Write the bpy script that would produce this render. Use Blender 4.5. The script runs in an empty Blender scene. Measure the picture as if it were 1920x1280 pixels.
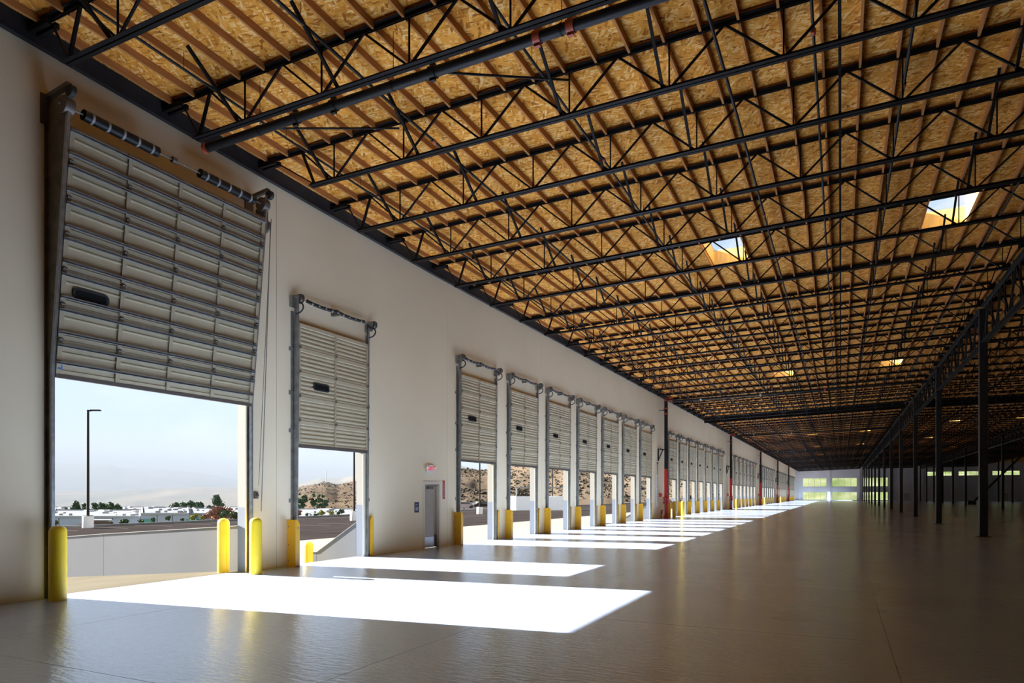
import bpy, math, random
from mathutils import Vector, Matrix, noise
random.seed(7)
SC = bpy.context.scene
COL = SC.collection
D = bpy.data
# ---------------------------------------------------------------- camera, sky, sun, exposure
H, XC, F, TH = 1.8, 12.42, 1275.0, math.atan(617.0 / 1275.0)
CT, ST = math.cos(TH), math.sin(TH)
cam = D.cameras.new('camera'); camo = D.objects.new('camera', cam); COL.objects.link(camo)
camo.location = (XC, 0, H); camo.rotation_euler = (math.pi / 2, 0, TH)
cam.sensor_width = 36; cam.lens = F * 36 / 1920; cam.shift_y = (926.5 - 640) / 1920.0
cam.clip_start = 0.1; cam.clip_end = 30000
SC.camera = camo
SC.view_settings.view_transform = 'Standard'; SC.view_settings.look = 'None'
SC.view_settings.gamma = 1; SC.view_settings.use_curve_mapping = False
SC.view_settings.exposure = 2.2
try:
    SC.cycles.max_bounces = 10; SC.cycles.diffuse_bounces = 7; SC.cycles.glossy_bounces = 4
    SC.cycles.transparent_max_bounces = 16; SC.cycles.sample_clamp_indirect = 6.0
    SC.cycles.caustics_reflective = False; SC.cycles.caustics_refractive = False
except Exception:
    pass
W = D.worlds.new('sky'); SC.world = W; W.use_nodes = True
nt = W.node_tree; nt.nodes.clear()
def wn(t, **k):
    n = nt.nodes.new(t)
    for a, b in k.items(): setattr(n, a, b)
    return n
wo = wn('ShaderNodeOutputWorld'); wb = wn('ShaderNodeBackground')
tc = wn('ShaderNodeTexCoord'); sx = wn('ShaderNodeSeparateXYZ'); cr = wn('ShaderNodeValToRGB')
nt.links.new(tc.outputs['Generated'], sx.inputs[0]); nt.links.new(sx.outputs['Z'], cr.inputs[0])
e = cr.color_ramp.elements
e[0].position = 0.0; e[0].color = (.74, .82, .92, 1)
e[1].position = 0.9; e[1].color = (.52, .65, .9, 1)
m_ = e.new(.10); m_.color = (.60, .73, .92, 1)
m_ = e.new(.35); m_.color = (.55, .69, .92, 1)
cl = wn('ShaderNodeTexNoise'); cl.inputs['Scale'].default_value = 5; cl.inputs['Detail'].default_value = 6
mp = wn('ShaderNodeMapping'); mp.inputs['Scale'].default_value = (1, 1, 3)
nt.links.new(tc.outputs['Generated'], mp.inputs[0]); nt.links.new(mp.outputs[0], cl.inputs[0])
cr2 = wn('ShaderNodeValToRGB'); cr2.color_ramp.elements[0].position = .48; cr2.color_ramp.elements[1].position = .75
cr2.color_ramp.elements[1].color = (.55, .55, .55, 1)
nt.links.new(cl.outputs[0], cr2.inputs[0])
mx = wn('ShaderNodeMixRGB'); mx.inputs[2].default_value = (.82, .86, .92, 1)
nt.links.new(cr2.outputs[0], mx.inputs[0]); nt.links.new(cr.outputs[0], mx.inputs[1])
nt.links.new(mx.outputs[0], wb.inputs[0]); wb.inputs[1].default_value = 0.285
nt.links.new(wb.outputs[0], wo.inputs[0])
SUN = Vector((9.3, 1.05, -3.92)).normalized()
sl = D.lights.new('sun', 'SUN'); sl.energy = 13.0; sl.angle = math.radians(.53); sl.color = (1, .965, .91)
so = D.objects.new('sun', sl); COL.objects.link(so); so.rotation_euler = SUN.to_track_quat('-Z', 'Y').to_euler()
so.location = (-60, -7, 40)

# ---------------------------------------------------------------- helpers
class MB:
    def __init__(s): s.v = []; s.f = []; s.sm = []
    def add(s, vs, fs, smooth=False):
        n = len(s.v); s.v += [tuple(p) for p in vs]
        s.f += [tuple(i + n for i in f) for f in fs]; s.sm += [smooth] * len(fs); return s
    def box(s, x0, y0, z0, x1, y1, z1):
        return s.add([(x0, y0, z0), (x1, y0, z0), (x1, y1, z0), (x0, y1, z0), (x0, y0, z1), (x1, y0, z1), (x1, y1, z1), (x0, y1, z1)],
                     [(0, 3, 2, 1), (4, 5, 6, 7), (0, 1, 5, 4), (1, 2, 6, 5), (2, 3, 7, 6), (3, 0, 4, 7)])
    def cbox(s, x0, y0, z0, x1, y1, z1, c=.01):       # box with chamfered vertical edges and top
        pts = [(x0 + c, y0), (x1 - c, y0), (x1, y0 + c), (x1, y1 - c), (x1 - c, y1), (x0 + c, y1), (x0, y1 - c), (x0, y0 + c)]
        mx_, my_ = (x0 + x1) / 2, (y0 + y1) / 2
        v = [(a, b, z0) for a, b in pts] + [(a, b, z1 - c) for a, b in pts]
        kx = (x1 - x0 - 2 * c) / (x1 - x0); ky = (y1 - y0 - 2 * c) / (y1 - y0)
        v += [(mx_ + (a - mx_) * kx, my_ + (b - my_) * ky, z1) for a, b in pts]
        f = [tuple(range(7, -1, -1)), tuple(range(16, 24))]
        for l in (0, 8):
            f += [(l + i, l + (i + 1) % 8, l + 8 + (i + 1) % 8, l + 8 + i) for i in range(8)]
        return s.add(v, f)
    def beam(s, p, q, w, h, up=(0, 0, 1)):
        p = Vector(p); q = Vector(q); d = (q - p).normalized(); u = Vector(up)
        if abs(d.dot(u)) > .98: u = Vector((1, 0, 0))
        a = d.cross(u).normalized() * (w / 2); b = a.cross(d).normalized() * (h / 2)
        vs = [p - a - b, p + a - b, p + a + b, p - a + b, q - a - b, q + a - b, q + a + b, q - a + b]
        return s.add(vs, [(0, 1, 2, 3), (7, 6, 5, 4), (0, 4, 5, 1), (1, 5, 6, 2), (2, 6, 7, 3), (3, 7, 4, 0)])
    def tube(s, pts, r, n=10, caps=True, r2=None):
        pts = [Vector(p) for p in pts]; k = len(pts); vs = []; fs = []
        ref = Vector((0, 0, 1)) if abs((pts[-1] - pts[0]).normalized().z) < .9 else Vector((0, 1, 0))
        for i, p in enumerate(pts):
            d = (pts[min(i + 1, k - 1)] - pts[max(i - 1, 0)]).normalized()
            a = d.cross(ref)
            if a.length < .05: a = d.cross(Vector((1, 0, 0)))
            a.normalize(); b = a.cross(d)
            rr = r if r2 is None else r + (r2 - r) * i / (k - 1)
            for j in range(n):
                t = 2 * math.pi * j / n; vs.append(p + a * rr * math.cos(t) + b * rr * math.sin(t))
        for i in range(k - 1):
            for j in range(n):
                j2 = (j + 1) % n; fs.append((i * n + j, i * n + j2, (i + 1) * n + j2, (i + 1) * n + j))
        s.add(vs, fs, True)
        if caps:
            s.add(vs[:n], [tuple(range(n - 1, -1, -1))]); s.add(vs[-n:], [tuple(range(n))])
        return s
    def lathe(s, prof, n=20, c=(0, 0)):
        vs = []; fs = []
        for r, z in prof:
            for j in range(n):
                t = 2 * math.pi * j / n; vs.append((c[0] + r * math.cos(t), c[1] + r * math.sin(t), z))
        for i in range(len(prof) - 1):
            for j in range(n):
                j2 = (j + 1) % n; fs.append((i * n + j, i * n + j2, (i + 1) * n + j2, (i + 1) * n + j))
        s.add(vs, fs, True); s.add(vs[-n:], [tuple(range(n))]); s.add(vs[:n], [tuple(range(n - 1, -1, -1))]); return s
    def extrude(s, poly, axis, a, b):                 # poly in the two other axes, in order (x,y,z minus axis)
        def P(p, t):
            l = [p[0], p[1]]; l.insert(axis, t); return tuple(l)
        n = len(poly); vs = [P(p, a) for p in poly] + [P(p, b) for p in poly]
        fs = [tuple(range(n - 1, -1, -1)), tuple(range(n, 2 * n))] + [(i, (i + 1) % n, n + (i + 1) % n, n + i) for i in range(n)]
        return s.add(vs, fs)
    def map(s, fn): s.v = [tuple(fn(Vector(p))) for p in s.v]; return s
    def mesh(s, name, mat):
        m = D.meshes.new(name); m.from_pydata(s.v, [], s.f)
        m.materials.append(mat)
        if any(s.sm): m.polygons.foreach_set('use_smooth', s.sm)
        m.update(); return m
def link(name, data, parent=None, loc=(0, 0, 0), rz=0):
    o = D.objects.new(name, data); COL.objects.link(o); o.location = loc
    if rz: o.rotation_euler = (0, 0, rz)
    if parent: o.parent = parent
    return o
def tag(o, label=None, cat=None, group=None, kind=None):
    if label: o['label'] = label
    if cat: o['category'] = cat
    if group: o['group'] = group
    if kind: o['kind'] = kind
    return o
def thing(name, label, cat, loc=(0, 0, 0), group=None, kind=None, rz=0):
    return tag(link(name, None, None, loc, rz), label, cat, group, kind)
def part(name, mb, mat, parent, label=None, loc=(0, 0, 0)):
    o = link(name, mb.mesh(name, mat) if isinstance(mb, MB) else mb, parent, loc)
    if label: o['label'] = label
    return o
def solo(name, mb, mat, label, cat, loc=(0, 0, 0), group=None, kind=None):
    return tag(link(name, mb.mesh(name, mat) if isinstance(mb, MB) else mb, None, loc), label, cat, group, kind)
def copy_tree(o, loc=None, skip=()):
    c = o.copy(); COL.objects.link(c)
    if loc is not None: c.location = loc
    for ch in list(o.children):
        d = ch.copy(); COL.objects.link(d); d.parent = c
        for g in list(ch.children):
            h = g.copy(); COL.objects.link(h); h.parent = d
    return c
ORD = 'first second third fourth fifth sixth seventh eighth ninth tenth eleventh twelfth thirteenth fourteenth fifteenth sixteenth seventeenth eighteenth nineteenth twentieth twenty-first twenty-second twenty-third twenty-fourth twenty-fifth twenty-sixth twenty-seventh'.split()
def lerp(tab, x):
    if x <= tab[0][0]: return tab[0][1]
    for (a, b), (c, d) in zip(tab, tab[1:]):
        if x <= c: return b + (d - b) * (x - a) / (c - a)
    return tab[-1][1]
def project_floor(u, v, z=0):                         # where a sight line meets level z
    zc = F * (H - z) / (v - 926.5); xc = zc * (u - 960) / F
    return XC - zc * ST + xc * CT, zc * CT + xc * ST
def at_depth(u, zc):
    xc = zc * (u - 960) / F
    return XC - zc * ST + xc * CT, zc * CT + xc * ST
def z_of(v, zc): return H + (926.5 - v) * zc / F

# ---------------------------------------------------------------- materials
def mat(name, col, rough=.6, metal=0.0, spec=.5, var=0.0, vscale=3.0, bump=0.0, bscale=20.0, stretch=(1, 1, 1), col2=None, tex=None, fac=None, backface=False):
    m = D.materials.new(name); m.use_nodes = True; n = m.node_tree; b = n.nodes['Principled BSDF']
    b.inputs['Roughness'].default_value = rough; b.inputs['Metallic'].default_value = metal
    b.inputs['Specular IOR Level'].default_value = spec
    b.inputs['Base Color'].default_value = (*col, 1)
    if var or bump or col2:
        g = n.nodes.new('ShaderNodeNewGeometry'); mpn = n.nodes.new('ShaderNodeMapping'); mpn.inputs['Scale'].default_value = stretch
        n.links.new(g.outputs['Position'], mpn.inputs[0])
    if var or col2:
        t = n.nodes.new('ShaderNodeTexNoise'); t.inputs['Scale'].default_value = vscale; t.inputs['Detail'].default_value = 6
        n.links.new(mpn.outputs[0], t.inputs[0])
        r = n.nodes.new('ShaderNodeValToRGB'); r.color_ramp.elements[0].position = .3; r.color_ramp.elements[1].position = .7
        c2 = col2 if col2 else tuple(min(1, c * (1 + var)) for c in col)
        c1 = col if col2 else tuple(c * (1 - var) for c in col)
        r.color_ramp.elements[0].color = (*c1, 1); r.color_ramp.elements[1].color = (*c2, 1)
        n.links.new(t.outputs[0], r.inputs[0]); n.links.new(r.outputs[0], b.inputs['Base Color'])
    if bump:
        t = n.nodes.new('ShaderNodeTexNoise'); t.inputs['Scale'].default_value = bscale; t.inputs['Detail'].default_value = 4
        n.links.new(mpn.outputs[0], t.inputs[0])
        bp = n.nodes.new('ShaderNodeBump'); bp.inputs['Strength'].default_value = bump; bp.inputs['Distance'].default_value = .02
        n.links.new(t.outputs[0], bp.inputs['Height']); n.links.new(bp.outputs[0], b.inputs['Normal'])
    return m
M = {}
M['steel'] = mat('black_steel', (.013, .011, .010), .55, 0, .12, .25, 4)
M['girder'] = mat('dark_grey_steel', (.02, .0185, .018), .5, 0, .3, .2, 3)
M['galv'] = mat('galvanised_steel', (.40, .42, .41), .38, .75, .5, .2, 9, .06, 60)
M['galvd'] = mat('dull_galvanised_steel', (.30, .30, .27), .5, .55, .5, .25, 6)
M['door'] = mat('door_skin_grey', (.49, .42, .275), .5, 0, .4, .05, 5)
M['stile'] = mat('door_stile_grey', (.42, .355, .24), .5, 0, .4)
M['brownsteel'] = mat('dark_brown_track_plate', (.15, .13, .10), .5, .4, .5, .3, 5)  # galvanised angle in a darker brown, tone varied at random
M['hinge'] = mat('hinge_steel', (.16, .14, .12), .5, .5)
M['rubber'] = mat('black_rubber', (.02, .02, .02), .7)
M['yellow'] = mat('yellow_safety_paint', (.72, .39, .012), .42, 0, .5, .06, 4)
M['yellowb'] = mat('lemon_yellow_paint', (.80, .57, .02), .4, 0, .5, .05, 4)
M['red'] = mat('red_pipe_paint', (.55, .02, .02), .4)
M['redo'] = mat('orange_red_coupling', (.42, .07, .03), .45)
M['pipe'] = mat('black_pipe', (.016, .0145, .014), .45, 0, .25)
M['joist'] = mat('joist_lumber', (.48, .21, .068), .75, 0, .06, .18, 3, .1, 30, (6, .6, 6))
M['curb'] = mat('fresh_pine_lumber', (.72, .47, .18), .65, 0, .25, .12, 3, 0, 1, (4, 4, 1))
M['ledger'] = mat('dark_ledger', (.03, .032, .036), .6, 0, .3, .3, 2)
M['white'] = mat('white_paint', (.78, .78, .76), .5)
M['wdoor'] = mat('pale_grey_door_paint', (.42, .365, .29), .3, 0, .5, .04, 3)
M['frame'] = mat('beige_door_frame_paint', (.70, .63, .49), .6)
M['alum'] = mat('aluminium', (.55, .56, .57), .35, .8)
M['blue'] = mat('navy_sign', (.02, .03, .09), .5)
M['redsign'] = mat('red_sign', (.45, .06, .05), .5)
M['conc'] = mat('pale_concrete', (.60, .575, .53), .8, 0, .3, .06, 1.2, .15, 12)
M['apron'] = mat('apron_concrete', (.145, .134, .115), .9, 0, 0, .07, .5, .15, 10)
M['rampc'] = mat('beige_ramp_concrete', (.073, .065, .049), .95, 0, 0, .09, .6, .15, 10)
M['nearw'] = mat('grey_end_wall_paint', (.30, .29, .28), .8, 0, .2, .05, .5)
M['retain'] = mat('painted_retaining_wall', (.145, .15, .16), .9, 0, 0, .03, 1)
M['cap'] = mat('pale_wall_cap', (.24, .24, .23), .8, 0, .1)
M['asphalt'] = mat('asphalt', (.0195, .0165, .016), 1, 0, 0, .14, .35)
M['stripe'] = mat('white_road_paint', (.085, .08, .078), .9, 0, 0)
M['curbc'] = mat('kerb_concrete', (.12, .118, .115), .95, 0, 0)
M['soil'] = mat('mulch_soil', (.12, .065, .035), 1, 0, 0, .3, .4)
M['far_wall'] = mat('pale_blue_grey_stucco', (.30, .33, .38), .9, 0, 0, .04, .2)
M['far_roof'] = mat('white_roof_membrane', (.12, .124, .13), .9, 0, 0)
M['unit'] = mat('rooftop_unit_metal', (.26, .265, .27), .8, 0, .1)
M['green_glass'] = mat('green_glass', (.06, .22, .19), .2)
M['leaf'] = mat('eucalyptus_leaves', (.045, .07, .035), .8, 0, .2, .45, .6)
M['leaf2'] = mat('yellow_green_leaves', (.16, .17, .035), .8, 0, .2, .35, 1)
M['leaf3'] = mat('russet_leaves', (.17, .09, .06), .8, 0, .2, .35, 1)
M['leaf4'] = mat('dark_shrub_leaves', (.03, .055, .022), .8, 0, .2, .4, 1)
M['scrub'] = mat('dry_scrub', (.043, .037, .027), 1, 0, 0, .35, .3)
M['bark'] = mat('bark', (.2, .15, .11), .9)
M['pole'] = mat('bronze_pole', (.022, .018, .016), .8, 0, .1)
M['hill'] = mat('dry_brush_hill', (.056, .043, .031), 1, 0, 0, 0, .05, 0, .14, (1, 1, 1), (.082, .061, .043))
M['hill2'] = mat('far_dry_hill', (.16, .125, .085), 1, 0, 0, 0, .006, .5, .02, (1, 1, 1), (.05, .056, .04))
M['valley'] = mat('valley_floor', (.13, .115, .08), 1, 0, 0, 0, .012, 0, 1, (1, 1, 1), (.045, .055, .035))
M['slope'] = mat('green_bank', (.055, .075, .02), 1, 0, 0, 0, .16, .8, .6, (1, 1, 1), (.15, .14, .085))
M['spring'] = mat('black_spring', (.018, .018, .018), .45, .3, .5)
M['ring'] = mat('spring_stripe', (.34, .34, .32), .6)
M['lens'] = mat('dark_glazing', (.012, .014, .014), .15)
def glass(name, tint=(.9, .95, .95)):
    m = D.materials.new(name); m.use_nodes = True; n = m.node_tree; n.nodes.clear()
    o = n.nodes.new('ShaderNodeOutputMaterial'); t = n.nodes.new('ShaderNodeBsdfTransparent'); t.inputs[0].default_value = (*tint, 1)
    g = n.nodes.new('ShaderNodeBsdfGlossy'); g.inputs['Roughness'].default_value = .03
    x = n.nodes.new('ShaderNodeMixShader'); x.inputs[0].default_value = .06; n.links.new(t.outputs[0], x.inputs[1]); n.links.new(g.outputs[0], x.inputs[2])
    n.links.new(x.outputs[0], o.inputs[0]); return m
M['glass'] = glass('clear_glass')
def make_osb():
    m = D.materials.new('oriented_strand_board'); m.use_nodes = True; n = m.node_tree; b = n.nodes['Principled BSDF']
    N = n.nodes.new; L = n.links.new
    g = N('ShaderNodeNewGeometry')
    wv = N('ShaderNodeTexNoise'); wv.inputs['Scale'].default_value = 5.0; wv.inputs['Detail'].default_value = 2
    L(g.outputs['Position'], wv.inputs[0])
    cols = []
    for rot, sc in ((.5, (24, 6.0, 8)), (-.9, (22, 6.5, 8)), (1.7, (27, 7.0, 8))):
        mp_ = N('ShaderNodeMapping'); mp_.vector_type = 'TEXTURE'; mp_.inputs['Rotation'].default_value = (0, 0, rot); mp_.inputs['Scale'].default_value = tuple(1 / q for q in sc)
        ad = N('ShaderNodeMixRGB'); ad.blend_type = 'ADD'; ad.inputs[0].default_value = .03
        L(g.outputs['Position'], ad.inputs[1]); L(wv.outputs['Color'], ad.inputs[2]); L(ad.outputs[0], mp_.inputs[0])
        v = N('ShaderNodeTexVoronoi'); v.inputs['Scale'].default_value = 1.0; L(mp_.outputs[0], v.inputs[0]); cols.append(v)
    # flakes: pick between the three layers cell by cell
    s0 = N('ShaderNodeSeparateColor'); L(cols[0].outputs['Color'], s0.inputs[0])
    gt = N('ShaderNodeMath'); gt.operation = 'GREATER_THAN'; gt.inputs[1].default_value = .55; L(s0.outputs[1], gt.inputs[0])
    x = N('ShaderNodeMixRGB'); L(gt.outputs[0], x.inputs[0]); L(cols[0].outputs['Color'], x.inputs[1]); L(cols[1].outputs['Color'], x.inputs[2])
    s1 = N('ShaderNodeSeparateColor'); L(cols[2].outputs['Color'], s1.inputs[0])
    gt2 = N('ShaderNodeMath'); gt2.operation = 'GREATER_THAN'; gt2.inputs[1].default_value = .68; L(s1.outputs[1], gt2.inputs[0])
    x2 = N('ShaderNodeMixRGB'); L(gt2.outputs[0], x2.inputs[0]); L(x.outputs[0], x2.inputs[1]); L(cols[2].outputs['Color'], x2.inputs[2])
    s2 = N('ShaderNodeSeparateColor'); L(x2.outputs[0], s2.inputs[0])
    r = N('ShaderNodeValToRGB'); e = r.color_ramp.elements
    e[0].position = 0; e[0].color = (.38, .12, .016, 1); e[1].position = 1; e[1].color = (.98, .62, .24, 1)
    k = e.new(.25); k.color = (.72, .29, .042, 1)
    k = e.new(.7); k.color = (.86, .39, .066, 1)
    L(s2.outputs[0], r.inputs[0])
    big = N('ShaderNodeTexNoise'); big.inputs['Scale'].default_value = .9; big.inputs['Detail'].default_value = 3; L(g.outputs['Position'], big.inputs[0])
    br = N('ShaderNodeValToRGB'); br.color_ramp.elements[0].position = .3; br.color_ramp.elements[0].color = (.78, .78, .78, 1); br.color_ramp.elements[1].position = .65
    L(big.outputs[0], br.inputs[0])
    mu = N('ShaderNodeMixRGB'); mu.blend_type = 'MULTIPLY'; mu.inputs[0].default_value = 1; L(r.outputs[0], mu.inputs[1]); L(br.outputs[0], mu.inputs[2])
    L(mu.outputs[0], b.inputs['Base Color']); b.inputs['Roughness'].default_value = .8; b.inputs['Specular IOR Level'].default_value = .05
    return m
M['osb'] = make_osb()
def make_floor():
    m = D.materials.new('sealed_concrete_floor'); m.use_nodes = True; n = m.node_tree; b = n.nodes['Principled BSDF']
    N = n.nodes.new; L = n.links.new
    g = N('ShaderNodeNewGeometry')
    t = N('ShaderNodeTexNoise'); t.inputs['Scale'].default_value = .35; t.inputs['Detail'].default_value = 7; L(g.outputs['Position'], t.inputs[0])
    r = N('ShaderNodeValToRGB'); r.color_ramp.elements[0].position = .3; r.color_ramp.elements[1].position = .7
    r.color_ramp.elements[0].color = (.40, .525, .79, 1); r.color_ramp.elements[1].color = (.45, .575, .83, 1)
    L(t.outputs[0], r.inputs[0]); L(r.outputs[0], b.inputs['Base Color'])
    mp_ = N('ShaderNodeMapping'); mp_.inputs['Rotation'].default_value = (0, 0, TH); mp_.inputs['Scale'].default_value = (1.0, 3.2, 1); L(g.outputs['Position'], mp_.inputs[0])
    w = N('ShaderNodeTexNoise'); w.inputs['Scale'].default_value = 5.5; w.inputs['Detail'].default_value = 5; w.inputs['Roughness'].default_value = .55; L(mp_.outputs[0], w.inputs[0])
    bp = N('ShaderNodeBump'); bp.inputs['Strength'].default_value = .4; bp.inputs['Distance'].default_value = .02
    L(w.outputs[0], bp.inputs['Height']); L(bp.outputs[0], b.inputs['Normal'])
    rr = N('ShaderNodeMapRange'); rr.inputs['To Min'].default_value = .2; rr.inputs['To Max'].default_value = .3; L(t.outputs[0], rr.inputs[0]); L(rr.outputs[0], b.inputs['Roughness'])
    b.inputs['Specular IOR Level'].default_value = .7
    b.inputs['Coat Weight'].default_value = .7; b.inputs['Coat Roughness'].default_value = .17; L(bp.outputs[0], b.inputs['Coat Normal'])
    return m
M['floor'] = make_floor()
def make_wall():
    # off-white paint; the outside (and the outer part of each door reveal) is painted blue-grey up to 1.5 m
    m = D.materials.new('painted_tilt_up_concrete'); m.use_nodes = True; n = m.node_tree; b = n.nodes['Principled BSDF']
    N = n.nodes.new; L = n.links.new
    g = N('ShaderNodeNewGeometry'); s = N('ShaderNodeSeparateXYZ'); L(g.outputs['Position'], s.inputs[0])
    t = N('ShaderNodeTexNoise'); t.inputs['Scale'].default_value = .5; t.inputs['Detail'].default_value = 6; L(g.outputs['Position'], t.inputs[0])
    r = N('ShaderNodeValToRGB'); r.color_ramp.elements[0].position = .3; r.color_ramp.elements[1].position = .75
    r.color_ramp.elements[0].color = (.80, .69, .47, 1); r.color_ramp.elements[1].color = (.85, .745, .53, 1); L(t.outputs[0], r.inputs[0])
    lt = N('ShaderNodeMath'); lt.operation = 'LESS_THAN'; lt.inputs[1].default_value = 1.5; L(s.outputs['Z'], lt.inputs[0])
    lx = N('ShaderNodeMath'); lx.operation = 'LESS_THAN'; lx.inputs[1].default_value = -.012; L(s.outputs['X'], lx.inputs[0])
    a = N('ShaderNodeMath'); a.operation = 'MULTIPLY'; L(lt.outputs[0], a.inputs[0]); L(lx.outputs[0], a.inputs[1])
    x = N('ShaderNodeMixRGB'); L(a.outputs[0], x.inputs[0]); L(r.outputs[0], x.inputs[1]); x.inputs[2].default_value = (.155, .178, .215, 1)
    ou = N('ShaderNodeMixRGB'); L(lx.outputs[0], ou.inputs[0]); L(r.outputs[0], ou.inputs[1]); ou.inputs[2].default_value = (.27, .255, .22, 1)  # upper outside colour darkened to hold down sunlit brightness on the reveals
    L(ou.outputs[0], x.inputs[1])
    L(x.outputs[0], b.inputs['Base Color']); b.inputs['Roughness'].default_value = .75; b.inputs['Specular IOR Level'].default_value = .25
    return m
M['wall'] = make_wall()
M['farin'] = mat('painted_far_wall', (.60, .58, .585), .7, 0, .3, .05, .4)
def emis(name, col, st):
    m = D.materials.new(name); m.use_nodes = True; b = m.node_tree.nodes['Principled BSDF']
    b.inputs['Base Color'].default_value = (*col, 1); b.inputs['Emission Color'].default_value = (*col, 1); b.inputs['Emission Strength'].default_value = st
    return m
M['exitred'] = emis('lit_exit_red', (.75, .035, .03), .16)

# ---------------------------------------------------------------- roof geometry
LED = [(2, 9.55), (6, 9.50), (10, 9.39), (20, 9.22), (45, 9.22), (300, 9.20)]      # underside of the wall ledger
SLP = [(10, .010), (11.8, .012), (14.4, .023), (17, .029), (22, .032), (300, .032)]
XG = 17.85                                                                          # first girder line
def osb_z(x, y):
    s = lerp(SLP, y); z0 = lerp(LED, y) + .34
    return z0 + s * min(x, XG) + (.006 * (x - XG) if x > XG else 0)
TY0, TP = 6.86, 2.51
def ty(k): return TY0 + TP * k
KMIN, KMAX = -4, 85
YEND, YBACK, XR = 222.0, -40.0, 62.0
JX = [.34 + .62 * i for i in range(28)]
SKY = {(6, 6), (6, 11), (16, 6), (16, 11), (26, 6), (26, 11), (36, 6), (36, 11), (46, 6), (46, 11), (56, 6), (66, 11),
       (33, 18), (33, 23), (43, 18), (53, 23), (63, 18)}
PX = [0, .96] + [.96 + 1.24 * (i + 1) for i in range(13)] + [XG]       # panel edges, first bay: panel k lies between .96+1.24k ...
def px(i):                                                             # left edge of panel column i (column 0 starts at .96)
    return .96 + 1.24 * i
NCOL = int((XR - .96) / 1.24) + 1

ceil = thing('ceiling', 'plywood-coloured strand board roof deck on timber joists', 'ceiling', kind='structure')
def panel_mb(mb, x0, x1, y0, y1):
    e_ = .005; t = .025
    lo = [(x0 + e_, y0 + e_), (x1 - e_, y0 + e_), (x1 - e_, y1 - e_), (x0 + e_, y1 - e_)]
    hi = [(x0, y0), (x1, y0), (x1, y1), (x0, y1)]
    vs = [(a, b, osb_z(a, b)) for a, b in lo] + [(a, b, osb_z(a, b) + t) for a, b in hi]
    mb.add(vs, [(0, 3, 2, 1), (4, 5, 6, 7), (0, 1, 5, 4), (1, 2, 6, 5), (2, 3, 7, 6), (3, 0, 4, 7)])
rest = MB(); npan = 0
for k in range(KMIN - 15, KMAX + 1):
    y0, y1 = ty(k), ty(k + 1)
    if y0 > YEND: break
    cols = [(0, .96, -1)] + [(px(i), min(px(i + 1), XR), i) for i in range(NCOL)]
    for x0, x1, i in cols:
        if x1 - x0 < .05 or (k, i) in SKY: continue
        near = (-1 <= k <= 19) and x1 <= 18.5 and (k > 2 or x1 < 12) and npan < 295
        if near:
            mb = MB(); panel_mb(mb, x0, x1, y0, y1); part('strand_board', mb, M['osb'], ceil); npan += 1
        else:
            panel_mb(rest, x0, x1, y0, y1)
o = part('deck_beyond', rest, M['osb'], ceil); o['kind'] = 'stuff'
restj = MB(); nj = 0
jm = {}
for k in range(KMIN, KMAX):
    y0, y1 = ty(k), ty(k + 1)
    if y1 > YEND: break
    for jx in [.34 + .62 * i for i in range(int((XR - 14) / .62))]:
        if jx > 18.2 and y0 < 24: continue
        if jx > 32.5 and y0 < 100: continue
        if any(kk == k and px(i) + .1 < jx < px(i + 1) - .1 for kk, i in SKY): continue
        a = Vector((jx, y0 + .05, osb_z(jx, y0) - .071)); b = Vector((jx, y1 - .05, osb_z(jx, y1) - .071))
        if 0 <= k <= 11 and jx < 17.8 and nj < 298 and not (k < 2 and jx > 13):
            mb = MB(); mb.beam(a, b, .042, .14); part('joist', mb, M['joist'], ceil); nj += 1
        else:
            restj.beam(a, b, .042, .14)
o = part('joists_beyond', restj, M['joist'], ceil); o['kind'] = 'stuff'

# ledger along the dock wall
mb = MB()
for k in range(-19, 86):
    y0, y1 = ty(k), min(ty(k + 1), YEND)
    if y1 <= y0: break
    a = lerp(LED, y0); b = lerp(LED, y1)
    mb.add([(.0, y0, a), (.09, y0, a), (.09, y0, a + .335), (0, y0, a + .335), (0, y1, b), (.09, y1, b), (.09, y1, b + .335), (0, y1, b + .335)],
           [(0, 1, 2, 3), (7, 6, 5, 4), (0, 4, 5, 1), (1, 5, 6, 2), (2, 6, 7, 3)])
    mb.beam((.045, y0, a - .012), (.045, y1, b - .012), .12, .018)
solo('trim_1', mb, M['ledger'], 'dark ledger beam along the top of the dock wall', 'ledger', kind='structure')

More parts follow.
